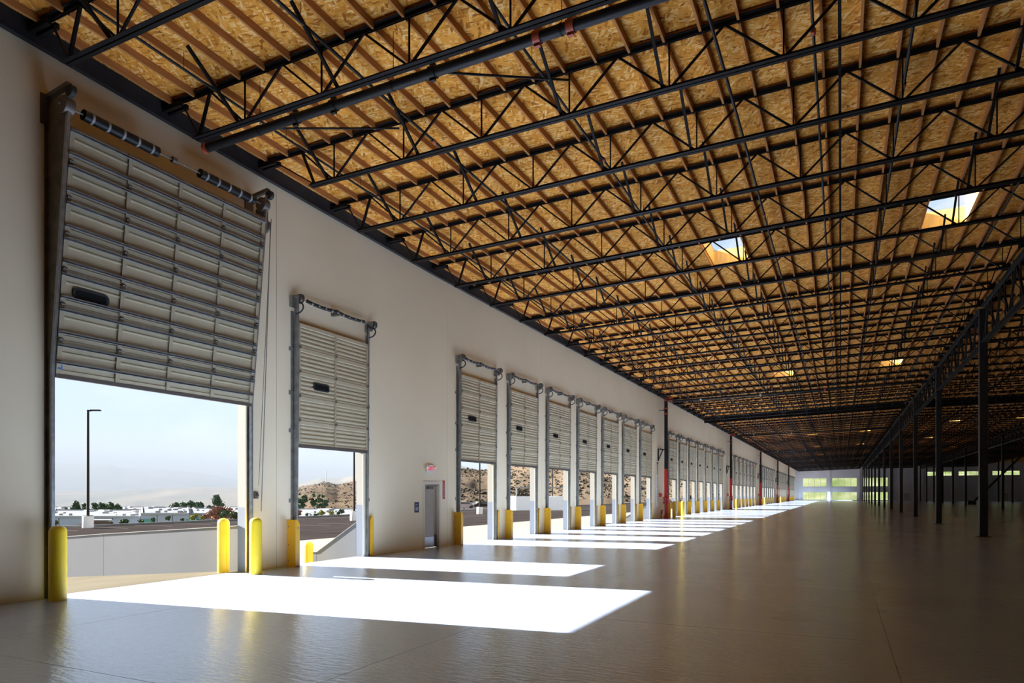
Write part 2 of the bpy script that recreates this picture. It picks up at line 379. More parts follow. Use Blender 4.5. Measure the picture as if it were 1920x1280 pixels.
# ---------------------------------------------------------------- roof trusses
def truss_meshes(s, bay, x0, x1, detail, xstart):
    """list of (name, mesh); x measured from the bay start, z from the deck at the bay start"""
    L_ = x1 - x0; out = []
    sh = lambda p: Vector((p.x, p.y, p.z + s * p.x))
    n = MB().box(.05, -.045, -.06, L_ - .05, .045, -.001).map(sh); out.append(('wood_nailer', n.mesh('wood_nailer', M['joist'])))
    def chord(a, b, z0, up):
        m = MB()
        for sg in (-1, 1):
            y0_, y1_ = sorted((sg * .013, sg * .022)); m.box(a, y0_, z0, b, y1_, z0 + .075)
            y0_, y1_ = sorted((sg * .022, sg * .085))
            m.box(a, y0_, z0 + (.066 if up else 0), b, y1_, z0 + (.075 if up else .009))
        return m.map(sh)
    t = chord(.06, L_ - .06, -.137, True)
    for a, b in ((.06, .62), (L_ - .26, L_ - .02)):
        q = MB()
        for sg in (-1, 1):
            y0_, y1_ = sorted((sg * .03, sg * .1)); q.box(a, y0_, -.235 if a < 1 else -.335, b, y1_, -.14)
        q.map(sh); t.add(q.v, q.f)
    out.append(('top_chord', t.mesh('top_chord', M['steel'])))
    out.append(('bottom_chord', chord(xstart, L_ - .5, -.96, False).mesh('bottom_chord', M['steel'])))
    webs = []
    def web(a, b, w, nm):
        m = MB().beam(sh(Vector((a[0], 0, a[1]))), sh(Vector((b[0], 0, b[1]))), w, w, (0, 1, 0)); webs.append((nm, m))
    zt, zb = -.11, -.92
    pts = [2.28 + 1.86 * i for i in range(int((L_ - 2.9) / 1.86) + 1)]
    web((.6, -.2), (xstart + .12, zb), .028, 'end_rod')
    tp = [pts[0] - .93] + [p + .93 for p in pts]
    web((tp[0], zt), (xstart + .12, zb), .05, 'diagonal_web')
    for i, p in enumerate(pts):
        web((tp[i], zt), (p - .03, zb), .036, 'diagonal_web')
        web((p, zt), (p, zb), .026, 'vertical_web')
        if tp[i + 1] < L_ - .15: web((p + .03, zb), (tp[i + 1], zt), .036, 'diagonal_web')
        else: web((p + .03, zb), (L_ - .4, zt), .036, 'diagonal_web')
    for kx in KICK:
        if kx < L_:
            m = MB().beam(Vector((kx, -1.12, -.1 + s * kx)), Vector((kx, .03, -.9 + s * kx)), .05, .05); webs.append(('kicker_brace', m))
    if detail:
        for nm, m in webs: out.append((nm, m.mesh(nm, M['steel'])))
    else:
        a = MB(); b = MB()
        for nm, m in webs: (b if nm == 'kicker_brace' else a).add(m.v, m.f)
        out.append(('web_lattice', a.mesh('web_lattice', M['steel']))); out.append(('kicker_braces', b.mesh('kicker_braces', M['steel'])))
    return out
KICK = [2.1, 4.5, 7.7, 9.6, 12.4, 15.15]
cache = {}
XG2 = 31.4; XG3 = 46.0
for k in range(-1, 86):
    y = ty(k)
    if y > YEND - .5: break
    s = round(lerp(SLP, y), 3)
    near = k <= 15
    xs = 1.6 if k == 2 else .93
    key = (s, near, xs)
    if key not in cache: cache[key] = truss_meshes(s, 0, 0, XG, near, xs)
    idx = k + 1
    if y < 69 and k < 26: lab = 'black steel roof truss, %s from the near end in the bay beside the dock wall' % ORD[idx]; g = 'roof trusses beside the dock wall'
    elif y < 69: lab = 'black roof truss deep in the dock-wall bay, short of the solid cross beam'; g = 'roof trusses short of the cross beam'
    else: lab = 'black roof truss in the dock-wall bay beyond the solid cross beam'; g = 'roof trusses beyond the cross beam'
    t = thing('roof_truss', lab, 'truss', (0, y, osb_z(0, y)), g)
    for nm, me in cache[key]:
        o = part(nm, me, None, t)
        if nm in ('web_lattice', 'kicker_braces'): o['kind'] = 'stuff'
for bx0, bx1, ymin, lab, g in ((XG, XG2, 26, 'black roof truss in the dark bay beyond the first column row', 'roof trusses beyond the first columns'),
                               (XG2, XG3, 98, 'black roof truss in the darkest bay, past the second column row', 'roof trusses beyond the second columns')):
    ms = truss_meshes(.006, 1, bx0, bx1, False, .93)
    for k in range(KMIN, 86):
        y = ty(k)
        if y < ymin or y > YEND - .5: continue
        t = thing('roof_truss', lab, 'truss', (bx0, y, osb_z(bx0, y)), g)
        for nm, me in ms:
            o = part(nm, me, None, t)
            if nm in ('web_lattice', 'kicker_braces'): o['kind'] = 'stuff'

# ---------------------------------------------------------------- columns and girders
CY = [34.7 + 14.6 * i for i in range(-3, 13)]
def girder_parts(L_, depth, ztop):
    tc_ = MB()
    for sg in (-1, 1):
        x0_, x1_ = sorted((sg * .02, sg * .13)); tc_.box(x0_, 0, -.02, x1_, L_, 0)
        x0_, x1_ = sorted((sg * .02, sg * .04)); tc_.box(x0_, 0, -.13, x1_, L_, -.02)
    bc_ = MB()
    for sg in (-1, 1):
        x0_, x1_ = sorted((sg * .02, sg * .13)); bc_.box(x0_, 0, -depth, x1_, L_, -depth + .02)
        x0_, x1_ = sorted((sg * .02, sg * .04)); bc_.box(x0_, 0, -depth + .02, x1_, L_, -depth + .13)
    ws = []
    n = 12; st = L_ / n
    for i in range(n):
        y0 = i * st; up = i % 2 == 0
        ws.append(('diagonal_web', MB().beam((0, y0 + .05, -depth + .08 if up else -.08), (0, y0 + st - .05, -.08 if up else -depth + .08), .05, .08, (1, 0, 0))))
        ws.append(('vertical_web', MB().beam((0, y0 + st / 2, -depth + .08), (0, y0 + st / 2, -.08), .045, .05, (1, 0, 0))))
    return tc_, bc_, ws
GT = 9.74
gm = girder_parts(14.26, 1.54, 0)
g_top = gm[0].mesh('top_chord', M['girder']); g_bot = gm[1].mesh('bottom_chord', M['girder'])
g_web = [(nm, m.mesh(nm, M['girder'])) for nm, m in gm[2]]
def girder(x, y, z, lab, grp, detail):
    t = thing('joist_girder', lab, 'girder', (x, y, z), grp)
    part('top_chord', g_top, None, t); part('bottom_chord', g_bot, None, t)
    for nm, me in g_web: part(nm, me, None, t)
    return t
colm = MB().cbox(-.15, -.15, .025, .15, .15, GT - .1, .008).mesh('column_shaft', M['girder'])
basem = MB().box(-.26, -.26, .0, .26, .26, .03).mesh('base_plate', M['girder'])
boltm = [MB().tube([(a * .2, b * .2, .03), (a * .2, b * .2, .075)], .014, 6).mesh('anchor_bolt', M['galvd']) for a in (-1, 1) for b in (-1, 1)]
for i, y in enumerate(CY):
    if y < 30: continue
    j = i - 3
    lab = 'dark steel column, %s from the near end of the first row' % ORD[j] if j >= 0 else ''
    t = thing('steel_column', lab, 'column', (XG, y, 0), 'columns of the first row', 'thing')
    part('column_shaft', colm, None, t); part('base_plate', basem, None, t)
    if j < 2:
        for b in boltm: part('anchor_bolt', b, None, t)
for i, y in enumerate(CY[:-1]):
    if y < 15: continue
    j = i - 2
    girder(XG, y + .17, GT, 'dark open-web girder, %s span from the near end of the first column row' % ORD[j], 'girders over the first column row', True)
for i, y in enumerate(CY):
    if y < 78: continue
    t = thing('steel_column', 'dark steel column, %s visible one from the near end of the second row' % ORD[i - 6], 'column', (XG2, y, 0), 'columns of the second row', 'thing')
    part('column_shaft', colm, None, t); part('base_plate', basem, None, t)
    if i < len(CY) - 1 and y > 90: girder(XG2, y + .17, GT + .08, 'dark open-web girder, %s visible span from the near end of the second row' % ORD[i - 7], 'girders over the second column row', False)
for n_, y in enumerate(CY):
    if y < 130: continue
    t = thing('steel_column', 'distant dark steel column, %s from the near end of the third row' % ORD[n_ - 10], 'column', (XG3, y, 0), 'columns of the third row', 'thing')
    part('column_shaft', colm, None, t); part('base_plate', basem, None, t)
# diagonal brace in the dark bay
yb = CY[10]
t = thing('diagonal_brace', 'long sloping steel brace rising from a far column foot', 'brace', (XG2, yb, 0))
part('brace_tube', MB().beam((.95, 0, .35), (7.9, -1, 8.6), .32, .32), M['girder'], t)
part('gusset_plate', MB().extrude([(.3, .05), (1.5, .05), (1.5, .5), (.6, .8), (.3, .8)], 1, -.02, .02), M['girder'], t)
# solid cross beams at the roof joint
def crossbeam(x0, x1, lab):
    L_ = x1 - x0; z = 8.90 if x0 < 1 else 9.38
    sl_ = .031 if x0 < 1 else .005
    t = thing('cross_beam', lab, 'beam', (x0, 69.3, z), None, 'thing')
    sh = lambda p: Vector((p.x, p.y, p.z + sl_ * p.x))
    part('web_plate', MB().box(.05, -.012, .02, L_ - .05, .012, .56).map(sh), M['steel'], t)
    part('bottom_flange', MB().box(.05, -.12, 0, L_ - .05, .12, .022).map(sh), M['steel'], t)
    part('top_flange', MB().box(.05, -.12, .56, L_ - .05, .12, .582).map(sh), M['steel'], t)
    for i in range(int(L_ / 2.4)):
        part('stiffener', MB().box(1.2 + 2.4 * i, -.1, .022, 1.22 + 2.4 * i, .1, .56).map(sh), M['girder'], t)
crossbeam(.1, XG - .3, 'solid black cross beam spanning from the dock wall to the girder')
crossbeam(XG + .3, XG2 - .3, 'solid black cross beam in the dark bay beyond the columns')

# ---------------------------------------------------------------- skylights
def skylight(k, i, lab):
    x0, x1, y0, y1 = px(i), px(i + 1), ty(k) + .09, ty(k + 1) - .09
    z = osb_z((x0 + x1) / 2, (y0 + y1) / 2)
    t = thing('skylight', lab, 'skylight', (x0, y0, z), 'roof skylights')
    w, l = x1 - x0, y1 - y0
    part('curb_board', MB().box(0, -.10, -.06, .045, l + .1, .42), M['curb'], t); part('curb_board', MB().box(w - .045, -.10, -.06, w, l + .1, .42), M['curb'], t)
    part('curb_board', MB().box(.045, -.1, -.06, w - .045, -.04, .42), M['curb'], t); part('curb_board', MB().box(.045, l + .04, -.06, w - .045, l + .1, .42), M['curb'], t)
    fr = MB()
    for a in ((0, -.1, w, -.05), (0, l + .05, w, l + .1), (0, -.05, .05, l + .05), (w - .05, -.05, w, l + .05)):
        fr.box(a[0], a[1], .42, a[2], a[3], .46)
    part('frame', fr, M['alum'], t)
    part('pane', MB().box(.05, -.05, .435, w - .05, l + .05, .441), M['glass'], t)
names = {(6, 6): 'nearest clear skylight left of the roof centre', (6, 11): 'large bright skylight near the right edge, nearest one there',
         (16, 6): 'second skylight along the left line of skylights', (16, 11): 'second skylight along the right line of skylights'}
for k, i in sorted(SKY):
    lab = names.get((k, i))
    if not lab:
        if i == 6: lab = '%s skylight along the left line of skylights' % ORD[(k - 6) // 10]
        elif i == 11: lab = '%s skylight along the right line of skylights' % ORD[(k - 6) // 10]
        else: lab = 'small bright skylight, %s along the dark bay beyond the columns' % ORD[sorted(x for x in SKY if x[1] > 11).index((k, i))]
    skylight(k, i, lab)

# ---------------------------------------------------------------- sprinkler pipes
for j, (x, dz) in enumerate(((1.75, -.33), (4.5, -.33), (7.5, -.33), (10.5, -.33), (12.0, -.3), (13.5, -.33), (16.5, -.33))):
    t = thing('sprinkler_pipe', 'thin black sprinkler branch pipe, %s out from the dock wall' % ORD[j], 'pipe', (x, 0, 0), 'sprinkler branch pipes')
    ks = [ty(k) + 1.25 for k in range(-3, 85, 2)]
    part('pipe_run', MB().tube([(0, y, osb_z(x, y) + dz) for y in ks], .03 if j % 2 else .026, 8), M['pipe'], t)
    for q, k in enumerate(range(1 + j % 3, 17, 4)):
        y = ty(k) + .6; z = osb_z(x, y) + dz
        part('coupling', MB().tube([(0, y - .05, z), (0, y + .05, z)], .045, 10), M['redo'], t)
    for k in range(0, 14):
        y = ty(k) + 1.6; z = osb_z(x, y) + dz
        part('hanger_rod', MB().tube([(0, y, z), (0, y, osb_z(x, y) - .01)], .005, 5), M['steel'], t)
def main_pipe(y, xa, xb, za, zb, r, lab, couplings, hang=True):
    t = thing('sprinkler_main', lab, 'pipe', (0, y, 0), 'sprinkler cross mains')
    zz = lambda x: za + (zb - za) * (x - xa) / (xb - xa)
    part('pipe_run', MB().tube([(xa, 0, za), (xb, 0, zb)], r, 16), M['pipe'], t)
    part('end_cap', MB().tube([(xa - .1, 0, za), (xa - .08, 0, za), (xa - .03, 0, za)], r + .008, 16), M['redo'], t, 'orange red end cap')
    for x, c in couplings:
        part('coupling', MB().tube([(x - .06, 0, zz(x)), (x + .06, 0, zz(x))], r + .02, 16).box(x - .05, -.03, zz(x) + r, x + .05, .03, zz(x) + r + .06).box(x - .05, -.03, zz(x) - r - .06, x + .05, .03, zz(x) - r), M[c], t)
    if hang:
        x = xa + 1.4
        while x < xb - 1:
            part('hanger', MB().tube([(x, 0, zz(x) + r), (x, 0, osb_z(x, y) - .05)], .006, 6).tube([(x - .015, 0, zz(x)), (x + .015, 0, zz(x))], r + .008, 14), M['steel'], t)
            x += 3.1
    return t
mp1 = main_pipe(9.62, 1.0, 17.6, 8.75, 8.98, .085, 'thick black sprinkler main running beside the second nearest truss', ((3.3, 'pipe'), (4.2, 'pipe'), (6.3, 'pipe'), (8.2, 'redo'), (8.75, 'redo'), (13, 'redo')))
for x in (2.5, 6.3):
    part('sway_brace', MB().tube([(x, .02, 8.77 + .014 * (x - 1)), (x + 1.6, 2.15, 9.45)], .022, 8), M['pipe'], mp1)
RY = [51.9, 86.0, 119.9, 154.0, 187.4]
for i, y in enumerate(RY):
    main_pipe(y - .05, .9, 17.5, 8.86, 9.2, .09, 'black sprinkler main crossing the roof at the %s red riser' % ORD[i], ((3, 'galv'), (7.2, 'galv'), (11.4, 'redo')), i < 2)

# ---------------------------------------------------------------- floor
XJ = [2.94 + 5.0 * i for i in range(-1, 13)]; YJ = [4.36 + 5.06 * i for i in range(-9, 44)]
XJ = [0] + [x for x in XJ if .5 < x < XR] + [XR]; YJ = [YBACK] + [y for y in YJ if YBACK < y < YEND] + [YEND]
flo = thing('floor', 'smooth grey sealed concrete floor of the warehouse', 'floor', kind='structure')
def slab(mb, x0, x1, y0, y1):
    e_ = .004
    mb.add([(x0, y0, -.18), (x1, y0, -.18), (x1, y1, -.18), (x0, y1, -.18), (x0, y0, -.012), (x1, y0, -.012), (x1, y1, -.012), (x0, y1, -.012),
            (x0 + e_, y0 + e_, 0), (x1 - e_, y0 + e_, 0), (x1 - e_, y1 - e_, 0), (x0 + e_, y1 - e_, 0)],
           [(0, 3, 2, 1), (8, 9, 10, 11)] + [(a, (a + 1) % 4, 4 + (a + 1) % 4, 4 + a) for a in range(4)] + [(4 + a, 4 + (a + 1) % 4, 8 + (a + 1) % 4, 8 + a) for a in range(4)])
far = MB(); ns = 0
for b in range(len(YJ) - 1):
    for a in range(len(XJ) - 1):
        vis = YJ[b + 1] > 3 and ns < 290 and XJ[a] < XC + 1.0 * max(YJ[b + 1], 3)
        if vis:
            mb = MB(); slab(mb, XJ[a], XJ[a + 1], YJ[b], YJ[b + 1]); part('floor_slab', mb, M['floor'], flo); ns += 1
        else: slab(far, XJ[a], XJ[a + 1], YJ[b], YJ[b + 1])
o = part('slabs_beyond', far, M['floor'], flo); o['kind'] = 'stuff'

# ---------------------------------------------------------------- walls
WT = .25; ZW = 10.9
DW = 2.66
ROWS = [21.28, 54.2, 87.8, 121.4, 155.0, 188.4]
DOCK = []                                       # (y0, row, index)
for r_, ys in enumerate(ROWS):
    for i in range(7):
        if ys + 4.09 * i + DW < 217.2: DOCK.append((ys + 4.09 * i, r_, i))
D2Y = 13.14
openings = [(7.21, 11.49, 4.05)] + [(D2Y, D2Y + DW, 3.05)] + [(d[0], d[0] + DW, 3.05) for d in DOCK]
openings += [(18.98, 19.93, 2.17), (217.8, 220.9, 6.6)]
openings.sort()
wl = thing('wall_left', 'off-white concrete dock wall with a long line of openings', 'wall', kind='structure')
pj = [YBACK, -28.1, -20.0, -11.9, -3.8, 4.3, 12.45, 20.45]
for r_, ys in enumerate(ROWS):
    pj += [ys + 4.09 * i + 3.4 for i in (1, 3, 5, 6)]
pj = sorted(p for p in pj if p < 216.5) + [217.2, YEND]
def wall_strip(mb, a, b, ops, x0, x1, z1, axis):
    def bx(y0, y1, za, zb):
        if y1 - y0 > .001 and zb - za > .001:
            if axis == 'y': mb.box(x0, y0, za, x1, y1, zb)
            else: mb.box(y0, x0, za, y1, x1, zb)
    y = a
    for o0, o1, zt in ops:
        bx(y, o0, 0, z1); bx(o0, o1, zt, z1); y = o1
    bx(y, b, 0, z1)
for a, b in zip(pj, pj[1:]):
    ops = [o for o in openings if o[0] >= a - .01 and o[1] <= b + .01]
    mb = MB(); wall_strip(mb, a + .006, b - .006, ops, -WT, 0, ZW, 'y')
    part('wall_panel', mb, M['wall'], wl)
mb = MB()
for p in pj[1:-1]: mb.box(-WT + .03, p - .008, 0, -.012, p + .008, ZW)
part('joint_sealant', mb, M['retain'], wl)['kind'] = 'stuff'
# foundation below the dock openings, seen from outside
solo('trim_2', MB().box(-WT, YBACK, -1.4, .0, YEND, -.001), M['retain'], 'grey dock foundation wall under the door openings', 'foundation', kind='structure')
# far wall
FW = thing('wall_far', 'pale far end wall with two tiers of storefront windows', 'wall', kind='structure')
cols_ = [(2.04, 8.58), (10.0, 16.6), (18.1, 24.5)]
cl_ = [(33.8, 40.0), (41.5, 47.2), (49.2, 55.3)]
doors_ = [(28.6, 29.6), (51.6, 52.6)]
xs = sorted([0, XR] + [a for c in cols_ + cl_ + doors_ for a in c])
mb = MB()
for x0, x1 in zip(xs, xs[1:]):
    c = (x0 + x1) / 2; holes = []
    if any(a < c < b for a, b in cols_): holes = [(.12, 2.5), (4.07, 6.66)]
    elif any(a < c < b for a, b in doors_): holes = [(0, 2.15)]
    elif any(a < c < b for a, b in cl_): holes = [(6.95, 8.15)]
    if any(a < c < b for a, b in cl_) and any(a < c < b for a, b in doors_): holes = [(0, 2.15), (6.95, 8.15)]
    z = 0
    for h0, h1 in holes:
        if h0 > z: mb.box(x0, YEND, z, x1, YEND + .3, h0)
        z = h1
    mb.box(x0, YEND, z, x1, YEND + .3, ZW)
part('wall_panel', mb, M['farin'], FW)
for x in (1.2, 9.3, 17.2, 25.4, 33.0, 40.8, 48.3, 56.0):
    part('pilaster', MB().box(x - .28, YEND - .22, 0, x + .28, YEND, ZW - .8), M['farin'], FW)
nw = 0
def window(x0, x1, z0, z1, n, lab, tiers=1):
    global nw
    nw += 1
    t = thing('window_%d' % nw, lab, 'window', (x0, YEND + .12, z0), kind='structure')
    fr = MB(); w = x1 - x0; h = z1 - z0
    fr.box(0, 0, 0, w, .06, .06).box(0, 0, h - .06, w, .06, h).box(0, 0, .06, .06, .06, h - .06).box(w - .06, 0, .06, w, .06, h - .06)
    part('window_frame', fr, M['alum'], t)
    for i in range(1, n): part('mullion', MB().box(w * i / n - .025, 0, .06, w * i / n + .025, .06, h - .06), M['alum'], t)
    for i in range(n): part('pane', MB().box(w * i / n + .03, .025, .06, w * (i + 1) / n - .03, .033, h - .06), M['glass'], t)
sd = ('left', 'middle', 'right')
for i, (a, b) in enumerate(cols_):
    window(a, b, 4.07, 6.66, 4, 'upper storefront window in the far wall, %s column of panes' % sd[i])
    window(a, b, .12, 2.5, 4, 'lower storefront window in the far wall, %s column of panes' % sd[i])
for i, (a, b) in enumerate(cl_):
    window(a, b, 6.95, 8.15, 4, 'high strip window in the dark far wall, %s of three' % sd[i])
# storefront return at the end of the dock wall
t = thing('window_%d' % (nw + 1), 'tall corner storefront at the far end of the dock wall', 'window', (-.15, 217.8, 0), kind='structure')
fr = MB().box(0, 0, 0, .06, .06, 6.6).box(0, 3.04, 0, .06, 3.1, 6.6).box(0, .06, 6.54, .06, 3.04, 6.6).box(0, .06, 2.5, .06, 3.04, 2.62).box(0, .06, 4.05, .06, 3.04, 4.15).box(0, 1.52, 0, .06, 1.58, 6.54)
part('window_frame', fr, M['alum'], t); part('pane', MB().box(.025, .06, .0, .033, 3.04, 6.54), M['glass'], t)
solo('wall_right', MB().box(XR, YBACK, 0, XR + .3, YEND, ZW), M['farin'], 'plain side wall at the far right of the hall', 'wall', kind='structure')
solo('wall_near', MB().box(0, YBACK - .3, 0, XR, YBACK, ZW), M['nearw'], 'plain grey end wall behind the camera', 'wall', kind='structure')
# doors in the far wall
for i, (a, b) in enumerate(doors_):
    t = thing('door_%d' % (i + 2), 'grey exit door in the dark far wall, %s of two' % ('left', 'right')[i], 'door', (a, YEND, 0), kind='structure')
    part('door_leaf', MB().box(.05, .03, .01, .95, .075, 2.1), M['wdoor'], t)
    part('door_frame', MB().box(0, -.02, 0, .05, .1, 2.15).box(.95, -.02, 0, 1.0, .1, 2.15).box(.05, -.02, 2.1, .95, .1, 2.15), M['girder'], t)
    e_ = thing('exit_sign', 'small red exit sign over the %s door in the far wall' % ('left', 'right')[i], 'sign', (a + .5, YEND - .05, 2.55))
    part('housing', MB().box(-.16, -.03, -.11, .16, .05, .11), M['white'], e_)
    fo = D.curves.new('letters', 'FONT'); fo.body = 'EXIT'; fo.size = .15; fo.align_x = 'CENTER'; fo.align_y = 'CENTER'; fo.extrude = .003
    to = D.objects.new('letters', fo); COL.objects.link(to)
    dg = bpy.context.evaluated_depsgraph_get(); me = D.meshes.new_from_object(to.evaluated_get(dg)); D.objects.remove(to)
    me.materials.clear(); me.materials.append(M['exitred'])
    q = part('letters', me, None, e_, 'red exit lettering', (0, -.034, 0)); q.rotation_euler = (math.pi / 2, 0, 0)

# ---------------------------------------------------------------- dock doors
def section_mesh(w, h, x0=.05):
    P = [(x0, 0), (x0 + .032, 0), (x0 + .032, .055)]
    z = .055
    for i in range(4):
        P += [(x0 + .010, z + .018), (x0 + .012, z + .045), (x0 + .042, z + .062), (x0 + .042, z + .098), (x0 + .03, z + .105)]
        z += .107
    P += [(x0 + .03, h - .11), (x0 + .047, h - .095), (x0 + .047, h - .006), (x0, h - .006)]
    return MB().extrude(P, 1, -.05, w + .05)
SEC = section_mesh(DW, .615).mesh('door_section', M['door'])
def stile_mb(y0, y1, h): return MB().box(.05, y0, .01, .108, y1, h - .012).box(.108, y0 + .01, h - .075, .118, y1 - .01, h - .012)
STL = [stile_mb(-.055, .0, .615).mesh('stile', M['stile']), stile_mb(DW / 2 - .028, DW / 2 + .028, .615).mesh('stile', M['stile']), stile_mb(DW, DW + .055, .615).mesh('stile', M['stile'])]
HNG = [MB().box(.118, y - .022, -.03, .135, y + .022, .035).tube([(.13, y - .03, 0), (.13, y + .03, 0)], .012, 6).mesh('hinge', M['hinge']) for y in (-.03, DW / 2, DW + .03)]
def rrect(mb, cy, cz, w, h, r, x0, x1):
    pts = []
    for qx, qz, a0 in ((1, 1, 0), (-1, 1, 90), (-1, -1, 180), (1, -1, 270)):
        for a in (0, 30, 60, 90):
            t = math.radians(a0 + a); pts.append((cy + qx * (w / 2 - r) + r * math.cos(t), cz + qz * (h / 2 - r) + r * math.sin(t)))
    return mb.extrude(pts, 0, x0, x1)
VIS = rrect(MB(), .78, .31, .60, .19, .06, .07, .106).mesh('vision_frame', M['rubber'])
VISP = rrect(MB(), .78, .31, .52, .12, .04, .105, .109).mesh('vision_pane', M['lens'])
SEAL = MB().box(.05, -.05, -.045, .1, DW + .05, 0).box(.06, -.05, -.075, .09, DW + .05, -.045).mesh('bottom_seal', M['hinge'])
def track_mb(side):
    m = MB(); y = -.115 if side < 0 else DW + .115; s = side
    m.beam((.055, y, .0), (.10, y, 6.62), .012, .075, (1, 0, 0)); m.beam((.018, y, 0), (.063, y, 6.62), .06, .008, (1, 0, 0)) 
    m.beam((.092, y - s * .026, 0), (.137, y - s * .026, 6.62), .055, .007, (1, 0, 0))
    ya, yb_ = sorted((y + s * .0, y + s * .1)); m.box(.0, ya, 0, .012, yb_, 6.4)
    ya, yb_ = sorted((y + s * .0, y + s * .012)); m.box(.012, ya, 0, .1, yb_, 3.35)
    return m
TRK = [track_mb(-1).mesh('track', M['galvd']), track_mb(1).mesh('track', M['galvd'])]
BRK = []
for s in (-1, 1):
    y = -.115 if s < 0 else DW + .115
    for z in (1.6, 3.35, 4.3, 5.4):
        ya, yb_ = sorted((y, y + s * .16)); BRK.append(MB().box(.0, ya, z, .02, yb_, z + .09).box(.02, *sorted((y, y + s * .02))[0:1], z, .08, sorted((y, y + s * .02))[1], z + .09).mesh('track_bracket', M['galvd']))
SHZ, SHX = 6.72, .17
SHAFT = MB().tube([(SHX, -.25, SHZ), (SHX, DW + .25, SHZ)], .013, 8).mesh('torsion_shaft', M['galvd'])
def spring_mb(a, b, r, sag=.0):
    pts = [(SHX, a + (b - a) * i / 8, SHZ - sag * math.sin(math.pi * i / 8)) for i in range(9)]
    return MB().tube(pts, r, 10)
SPR = [spring_mb(.18, DW / 2 - .06, .045, .03).mesh('torsion_spring', M['spring']), spring_mb(DW / 2 + .06, DW - .18, .045, .03).mesh('torsion_spring', M['spring'])]
def rings(y0, y1, n, r):
    m = MB()
    for i in range(n):
        y = y0 + (y1 - y0) * (i + .5) / n; m.tube([(SHX, y - .012, SHZ - .02), (SHX, y + .03, SHZ - .02)], r, 10)
    return m
RNG = [rings(.22, DW / 2 - .1, 4, .048).mesh('spring_stripes', M['ring']), rings(DW / 2 + .1, DW - .22, 4, .048).mesh('spring_stripes', M['ring'])]
CEN = MB().box(0, DW / 2 - .05, SHZ - .1, SHX + .03, DW / 2 + .05, SHZ + .03).tube([(SHX, DW / 2 - .04, SHZ), (SHX, DW / 2 + .04, SHZ)], .06, 12).mesh('center_bearing', M['hinge'])
BRG = []; DRM = []; BMP = []
for s in (-1, 1):
    y = -.16 if s < 0 else DW + .16
    BRG.append(MB().box(0, y - .006, SHZ - .2, .22, y + .006, SHZ + .08).box(0, y - .1, SHZ - .22, .014, y + .1, SHZ + .05).box(.0, y - .1, SHZ - .22, .09, y - .088, SHZ + .05).mesh('bearing_plate', M['galvd']))
    DRM.append(MB().tube([(SHX, y + .03, SHZ), (SHX, y + .05, SHZ), (SHX, y + .11, SHZ)], .105, 16).tube([(SHX, y + .11, SHZ), (SHX, y + .13, SHZ)], .125, 16).mesh('cable_drum', M['hinge']))
    arc = [(.14 + .2 * math.sin(math.radians(a)), y + (.03 if s < 0 else -.03), 6.42 - .14 * math.cos(math.radians(a)) + .06) for a in range(0, 190, 18)]
    BMP.append(MB().tube([(.1, arc[0][1], arc[0][2] - .02)] + arc, .02, 7).mesh('bumper_spring', M['rubber']))
def dock_door(y0, label, lod):
    t = thing('dock_door', label, 'dock door', (0, y0, 0), 'sectional dock doors', 'thing')
    for k in range(5):
        s = part('door_section', SEC, None, t, None, (0.012 + .004 * k, 0, 3.06 + .615 * k))
        if lod < 2:
            for m_ in STL: part('stile', m_, None, s)
        else: part('stile', STL[1], None, s)
        if lod < 1 and k:
            for m_ in HNG: part('hinge', m_, None, s)
        if k == 2:
            part('vision_frame', VIS, None, s); part('vision_pane', VISP, None, s)
    part('bottom_seal', SEAL, None, t, None, (.012, 0, 3.06))
    for m_ in TRK: part('track', m_, None, t)
    if lod < 2:
        for m_ in BRK: part('track_bracket', m_, None, t)
    part('torsion_shaft', SHAFT, None, t)
    for a, b in zip(SPR, RNG):
        s = part('torsion_spring', a, None, t)
        if lod < 1: part('spring_stripes', b, None, s, 'pale painted stripes')
    for m_ in BRG: part('bearing_plate', m_, None, t)
    for m_ in DRM: part('cable_drum', m_, None, t)
    if lod < 2:
        for m_ in BMP: part('bumper_spring', m_, None, t)
        part('center_bearing', CEN, None, t)
    return t
dock_door(D2Y, 'raised ribbed dock door standing alone left of the pedestrian door', 0)
RW = ['nearest', 'second', 'third', 'fourth', 'fifth', 'farthest']
for y0, r_, i in DOCK:
    dock_door(y0, 'raised ribbed dock door, %s from the near end in the %s row of doors' % (ORD[i], RW[r_]), 0 if r_ == 0 else (1 if r_ == 1 else 2))
# yellow track guards
def guard_mesh(side):
    m = MB(); T = .012; X = .27 if side < 0 else .10; w = .15
    # front plate with a clipped corner on the door side, deep flange on the outer side
    pl = [(0, 0), (w, 0), (w, 1.06), (w - .075, 1.17), (0, 1.17)]
    pts = pl if side < 0 else [(w - a, b) for a, b in pl][::-1]
    m.extrude(pts, 0, X, X + T)
    yo = 0 if side < 0 else w - T
    m.box(.0, yo, 0, X, yo + T, 1.17)
    return m
GRD = [guard_mesh(-1).mesh('guard_plate', M['yellow']), guard_mesh(1).mesh('guard_plate', M['yellow'])]
BLT = [MB().tube([(.282, .09, .96), (.29, .09, .96)], .022, 8).mesh('bolt_head', M['galvd'])] + [MB().tube([(.06, 0, z), (.06, -.01, z)], .014, 8).mesh('bolt_head', M['hinge']) for z in (1.0, .55, .15)]
def guard(y0, s, lab, det):
    t = thing('track_guard', lab, 'guard', (0, y0 - .345 if s < 0 else y0 + DW + .19, 0), 'yellow track guards')
    part('guard_plate', GRD[0 if s < 0 else 1], None, t)
    if det:
        for b in BLT:
            o = part('bolt_head', b, None, t)
guard(D2Y, -1, 'yellow track guard on the near side of the dock door standing alone', 1)
guard(D2Y, 1, 'yellow track guard on the far side of the dock door standing alone', 0)
